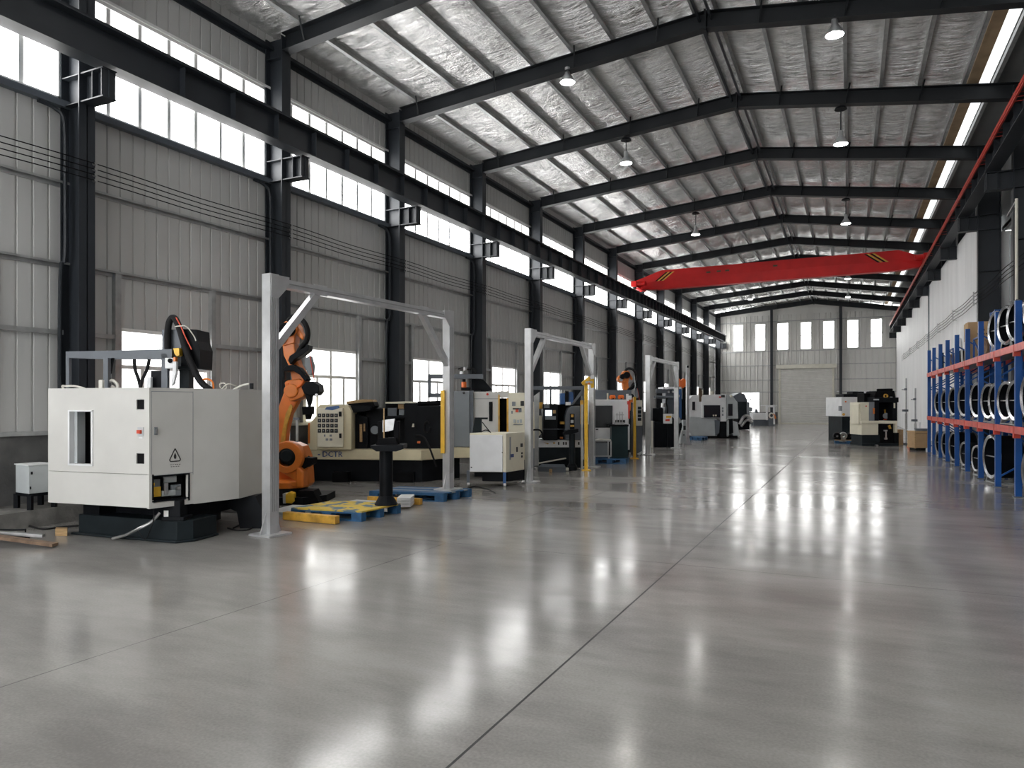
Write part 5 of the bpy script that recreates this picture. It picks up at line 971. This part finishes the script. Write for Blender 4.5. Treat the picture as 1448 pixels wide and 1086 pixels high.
for zt_ in (1.26, 2.72):
    for a, b in zip(RY, RY[1:]):
        for off in (-.02, DEP + .04):
            x0, x1 = fx_(a) + off, fx_(b) + off; s = rise(a) if False else 1
            bm_ = build('beam', 'red_beam', [([(x, y, z) for y, x in ((a + .02, x0), (b - .02, x1)) for x, z in ((x, zt_ - .13), (x + .05, zt_ - .13), (x + .05, zt_ - .035), (x + .028, zt_ - .03), (x + .028, zt_), (x, zt_))], [(0, 1, 2, 3, 4, 5), (11, 10, 9, 8, 7, 6)] + [(i, (i + 1) % 6, 6 + (i + 1) % 6, 6 + i) for i in range(6)])], t)
            if off < 0: build('connector', 'red_rail', [B(x0 - .006, x0 + .1, a - .055, a + .055, zt_ - .21, zt_ - .01)], bm_)
        build('shelf_deck', 'galvanised', [PZ([(fx_(a) + .03, a + .03), (fx_(b) + .03, b - .03), (fx_(b) + DEP, b - .03), (fx_(a) + DEP, a + .03)], zt_ - .03, zt_ - .012)], t)
Z0, Z1, Z2 = .0, 1.262, 2.722
def drum_fan(loc, R_, dep, rz, label, rm='chrome'):
    """ring fan on a stand facing the aisle: axis along local -x"""
    t = local_thing('drum_fan', label, 'fan', loc, rz, 'drum fans on the blue rack'); c = (0, 0, R_ + .09)
    build('rim', rm, [lathe([(R_ * .86, -.012), (R_, -.03), (R_ + .02, 0), (R_, .03), (R_ * .93, .012)], c, (1, 0, 0), 40, closed=True)], t, smooth=True)
    build('drum', 'black_paint', [lathe([(R_ * .97, 0), (R_ * .97, dep), (R_ * .9, dep), (R_ * .92, .02)], c, (1, 0, 0), 40, closed=True)], t, smooth=True)
    build('rear_rim', rm, [lathe([(R_ * .9, dep - .012), (R_, dep - .03), (R_ + .015, dep), (R_, dep + .02), (R_ * .9, dep + .012)], c, (1, 0, 0), 40, closed=True)], t, smooth=True)
    h = build('hub', 'steel_bare', [cyl((dep * .35, 0, c[2]), (dep * .75, 0, c[2]), R_ * .2, 18), cyl((dep * .3, 0, c[2]), (dep * .35, 0, c[2]), R_ * .1, 14, R_ * .2)], t, smooth=True)
    for k in range(4):
        a = k * math.pi / 2 + .5; ca, sa = math.cos(a), math.sin(a)
        P = lambda r, w, x: (x, ca * r - sa * w, c[2] + sa * r + ca * w)
        build('blade', 'black_paint', [([P(R_ * .15, -.05, dep * .45), P(R_ * .86, -.13, dep * .4), P(R_ * .86, .13, dep * .62), P(R_ * .15, .05, dep * .6), P(R_ * .15, -.05, dep * .47), P(R_ * .86, -.13, dep * .42), P(R_ * .86, .13, dep * .64), P(R_ * .15, .05, dep * .62)], [(0, 1, 2, 3), (7, 6, 5, 4), (0, 4, 5, 1), (1, 5, 6, 2), (2, 6, 7, 3), (3, 7, 4, 0)])], h)
    build('cross_bar', 'steel_bare', [B(.02, .035, -R_ * .9, R_ * .9, c[2] - .01, c[2] + .01)], t)
    build('stand', 'galvanised', [tube([(.0, -R_ * .7, .0), (.0, -R_ * .55, c[2] - R_ * .8), ], .012, 6, False), tube([(.0, R_ * .7, .0), (.0, R_ * .55, c[2] - R_ * .8)], .012, 6, False), tube([(dep, -R_ * .7, .0), (dep, -R_ * .55, c[2] - R_ * .8)], .012, 6, False), tube([(dep, R_ * .7, .0), (dep, R_ * .55, c[2] - R_ * .8)], .012, 6, False), B(-.015, dep + .015, -R_ * .72, -R_ * .68, 0, .025), B(-.015, dep + .015, R_ * .68, R_ * .72, 0, .025), B(-.01, .01, -R_ * .7, R_ * .7, .0, .02)], t)
    return t
LV = ((Z0, 'on the floor'), (Z1, 'on the middle level'), (Z2, 'on the top level'))
PLACE = [(11.25, 2, .42), (12.93, 2, .44), (14.4, 2, .40), (15.77, 2, .37), (16.58, 2, .37), (17.52, 2, .37), (11.25, 1, .42), (12.93, 1, .43), (14.56, 1, .43), (15.77, 1, .37), (16.58, 1, .37), (17.47, 1, .37), (18.3, 1, .37), (19.6, 1, .40), (21.4, 1, .40), (23.1, 1, .38), (24.68, 1, .36), (26.17, 1, .36), (12.93, 0, .42), (14.56, 0, .42), (17.98, 0, .46), (19.7, 0, .30), (21.4, 0, .30), (23.1, 0, .40), (24.68, 0, .38), (26.17, 0, .36)]
cnt = {0: 0, 1: 0, 2: 0}
for y, l, R_ in sorted(PLACE, key=lambda p: (p[1], p[0])):
    n_ = ORD[cnt[l]]; cnt[l] += 1
    z, w = LV[l]
    drum_fan((fx_(y) + .1, y, z + (.004 if l else 0)), R_, .48, (.16, .2, .2)[l], '%s metal rimmed drum fan from the camera %s of the rack' % (n_, w), 'chrome' if y < 20.3 and (l or y > 17) else 'rim_steel')
# other loads
def box_thing(name, label, cat, m_, x0, x1, y0, y1, z0, z1, extra=None, group=None):
    t = thing(name, label, cat, (x0 + x1) / 2, (y0 + y1) / 2, z0, group, world=True); build('body', m_, [B(x0, x1, y0, y1, z0, z1)], t, bev=.012)
    if extra: extra(t)
    return t
def flaps(x0, x1, y0, y1, z0, z1): return lambda t: (build('tape', 'tan_board', [B(x0 - .003, x1 + .003, (y0 + y1) / 2 - .03, (y0 + y1) / 2 + .03, z1 - .12, z1 + .002)], t), build('print', 'brown_ink', [B(x0 + .2 + i * .06, x0 + .24 + i * .06, y0 - .003, y0, z0 + .3 * (z1 - z0), z0 + .38 * (z1 - z0)) for i in range(4)] + [B(x0 + .28, x0 + .36, y0 - .003, y0, z0 + .5 * (z1 - z0), z0 + .6 * (z1 - z0)), B(x1 - .12, x1 - .09, y0 - .003, y0, z1 - .12, z1 - .08)], t))
xa, ya = fx_(21.4) + .12, 20.95
b1 = (xa, xa + .66, ya, ya + .62, Z2, Z2 + .52); b2 = (xa - .01, xa + .67, ya - .01, ya + .63, Z2 + .522, Z2 + .98)
box_thing('cardboard_box', 'large cardboard box on the top rack level, under another box', 'box', 'cardboard', *b1, flaps(*b1)); box_thing('cardboard_box', 'cardboard box with small printed mark, stacked on another box on the top rack level', 'box', 'cardboard', *b2, flaps(*b2))
def case_extra(x0, x1, y0, y1, z0, z1): return lambda t: (build('edge_post', 'blue_rack', [B(x0 - .02, x0 + .03, y0 - .02, y0 + .03, z0, z1)], t), build('edge_post', 'blue_rack', [B(x0 - .02, x0 + .03, y1 - .03, y1 + .02, z0, z1)], t))
for y0, y1, h_, lb in ((18.16, 18.7, .95, 'blue sheet metal case behind the drum fans on the top rack level'), (15.0, 15.28, 1.32, 'taller blue sheet metal case at the picture edge on the top rack level')):
    a_ = (fx_(y0) + .2, fx_(y0) + .74, y0, y1, Z2, Z2 + h_); box_thing('metal_case', lb, 'case', 'blue_rack', *a_, case_extra(*a_))
for y, z, m_, lb in ((19.6, Z2, 'rust', 'rusty motor block on the top rack level before the cardboard boxes'), (23.0, Z2, 'black_paint', 'black rounded motor on the top rack level just past the cardboard boxes'), (24.6, Z2, 'rust', 'brown casting on the top rack level past the black motor'), (20.33, Z1, 'black_matte', 'black coil of hose on the middle rack level'), (20.25, Z0, 'black_matte', 'dark motor under the rack on the floor beside a small fan')):
    t = thing('machine_part', lb, 'part', fx_(y) + .4, y, z, 'machine parts on the rack', world=True)
    build('casting', m_, [lathe([(0, -.2), (.16, -.2), (.2, -.1), (.2, .1), (.14, .18), (.05, .2), (0, .2)], (fx_(y) + .4, y, z + .24), (.9, .3, 0), 22)], t, smooth=True); build('foot', 'steel_grey', [B(fx_(y) + .22, fx_(y) + .58, y - .16, y + .16, z, z + .06)], t)
t = thing('wire_basket', 'low dark wire basket holding thin rods on the top rack level', 'basket', fx_(22.2) + .3, 22.4, Z2, world=True)
y = 22.3; x = fx_(y)
build('basket_frame', 'blue_panel', [bar((x + .1, 22.32, Z2 + .03), (x + .1, 23.0, Z2 + .03), .03, .03), bar((x + .1, 22.32, Z2 + .3), (x + .1, 23.0, Z2 + .3), .03, .03), bar((x + .1, 22.32, Z2), (x + .1, 22.32, Z2 + .34), .03, .03), bar((x + .1, 23.0, Z2), (x + .1, 23.0, Z2 + .34), .03, .03)], t); build('rod', 'white_plain', [tube([(x + .2, 22.42, Z2), (x + .18, 22.47, Z2 + .55), (x + .16, 22.55, Z2 + .7)], .025)], t, smooth=True)
for y, lb, m_ in ((26.0, 'dark tube frame with diagonal bars on the far part of the top rack level', 'black_paint'), (24.0, 'blue tube frame with diagonal bars on the top rack level', 'blue_rack'), (19.9, 'blue tube frame beside the cardboard boxes on the top rack level', 'blue_rack')):
    t = thing('tube_frame', lb, 'frame', fx_(y) + .1, y, Z2, world=True); x = fx_(y) + .14
    build('frame', m_, [bar((x, y - .5, Z2 + .04), (x, y + .5, Z2 + .04), .035, .035), bar((x, y - .5, Z2 + .5), (x, y + .5, Z2 + .5), .035, .035), bar((x, y - .5, Z2), (x, y - .5, Z2 + .52), .035, .035), bar((x, y + .5, Z2), (x, y + .5, Z2 + .52), .035, .035)], t); build('diagonal', m_, [bar((x, y - .5, Z2 + .06), (x, y + .5, Z2 + .48), .025, .025)], t)
t = thing('metal_tray', 'pale curved tray hanging over the far end of the top rack level', 'tray', fx_(27.6), 27.6, Z2, world=True); x = fx_(27.7)
build('tray', 'cream_trim', [PX([(27.2, Z2 + .0), (28.0, Z2 + .0), (28.1, Z2 + .2), (28.07, Z2 + .24), (27.2, Z2 + .06)], x + .12, x + .6)], t, bev=.02); build('white_sack', 'white_plain', [lathe([(0, 0), (.2, .02), (.24, .2), (.18, .36), (0, .42)], (x + .4, 27.7, Z2 + .14), (0, 0, 1), 18)], t, smooth=True)
for y, lb in ((27.55, 'white upright panel at the far end of the middle rack level'), (27.25, 'narrow white panel beside the far upright on the middle rack level')):
    t = thing('sheet_cover', lb, 'panel', fx_(y) + .2, y, Z1, world=True); build('panel', 'white_plain', [B(fx_(y) + .2, fx_(y) + .5, y, y + .05, Z1, Z1 + .95)], t, bev=.01); build('panel_foot', 'steel_grey', [B(fx_(y) + .2, fx_(y) + .5, y - .06, y + .12, Z1, Z1 + .03)], t)
# annex behind the rack: pipe drop, bundles on a high shelf
t = thing('drop_pipe', 'thin pale vertical pipe with wires hanging beside the runway bracket', 'pipe', 3.1, 17.9, 3.3, world=True); build('pipe', 'cream_trim', [cyl((3.18, 18.2, 3.8), (3.18, 18.2, 6.0), .03, 12)], t); build('arm', 'steel_bare', [bar((3.18, 18.2, 5.95), (3.25, 19.55, 5.95), .04, .04)], t); build('pipe_foot', 'steel_grey', [B(3.1, 3.26, 18.1, 18.3, 3.75, 3.81), bar((3.18, 18.2, 3.78), (3.3, 19.55, 3.78), .04, .04)], t)
t = thing('storage_shelf', 'tall grey shelf frame in the shaded annex beyond the rack', 'shelf', 4.6, 21.5, 0, world=True)
for x, y in ((4.0, 21.2), (5.2, 21.2), (4.0, 23.6), (5.2, 23.6)): build('post', 'grey_light', [B(x - .04, x + .04, y - .04, y + .04, 0, 6.3)], t)
for z in (3.4, 4.5, 5.5): build('shelf_board', 'galvanised', [B(3.95, 5.25, 21.15, 23.65, z - .05, z)], t)
for x, y, z, m_, lb in ((4.6, 22.0, 5.5, 'plastic_wrap', 'crumpled plastic wrapped bundle on the upper board of the annex shelf'), (4.5, 22.2, 4.5, 'plastic_wrap', 'pale wrapped bundle on the middle board of the annex shelf'), (4.6, 22.3, 3.4, 'steel_grey', 'dark wrapped bundle on the lower board of the annex shelf')):
    t = thing('wrapped_bundle', lb, 'bundle', x, y, z, world=True); build('wrap', m_, [lathe([(0, 0), (.48, .0), (.56, .12), (.5, .42), (.42, .6), (.2, .74), (0, .76)], (x, y, z), (0, 0, 1), 18)], t, smooth=True); build('strap', 'rust', [lathe([(.57, .1), (.58, .1), (.58, .16), (.57, .16)], (x, y, z), (0, 0, 1), 18, closed=True)], t)
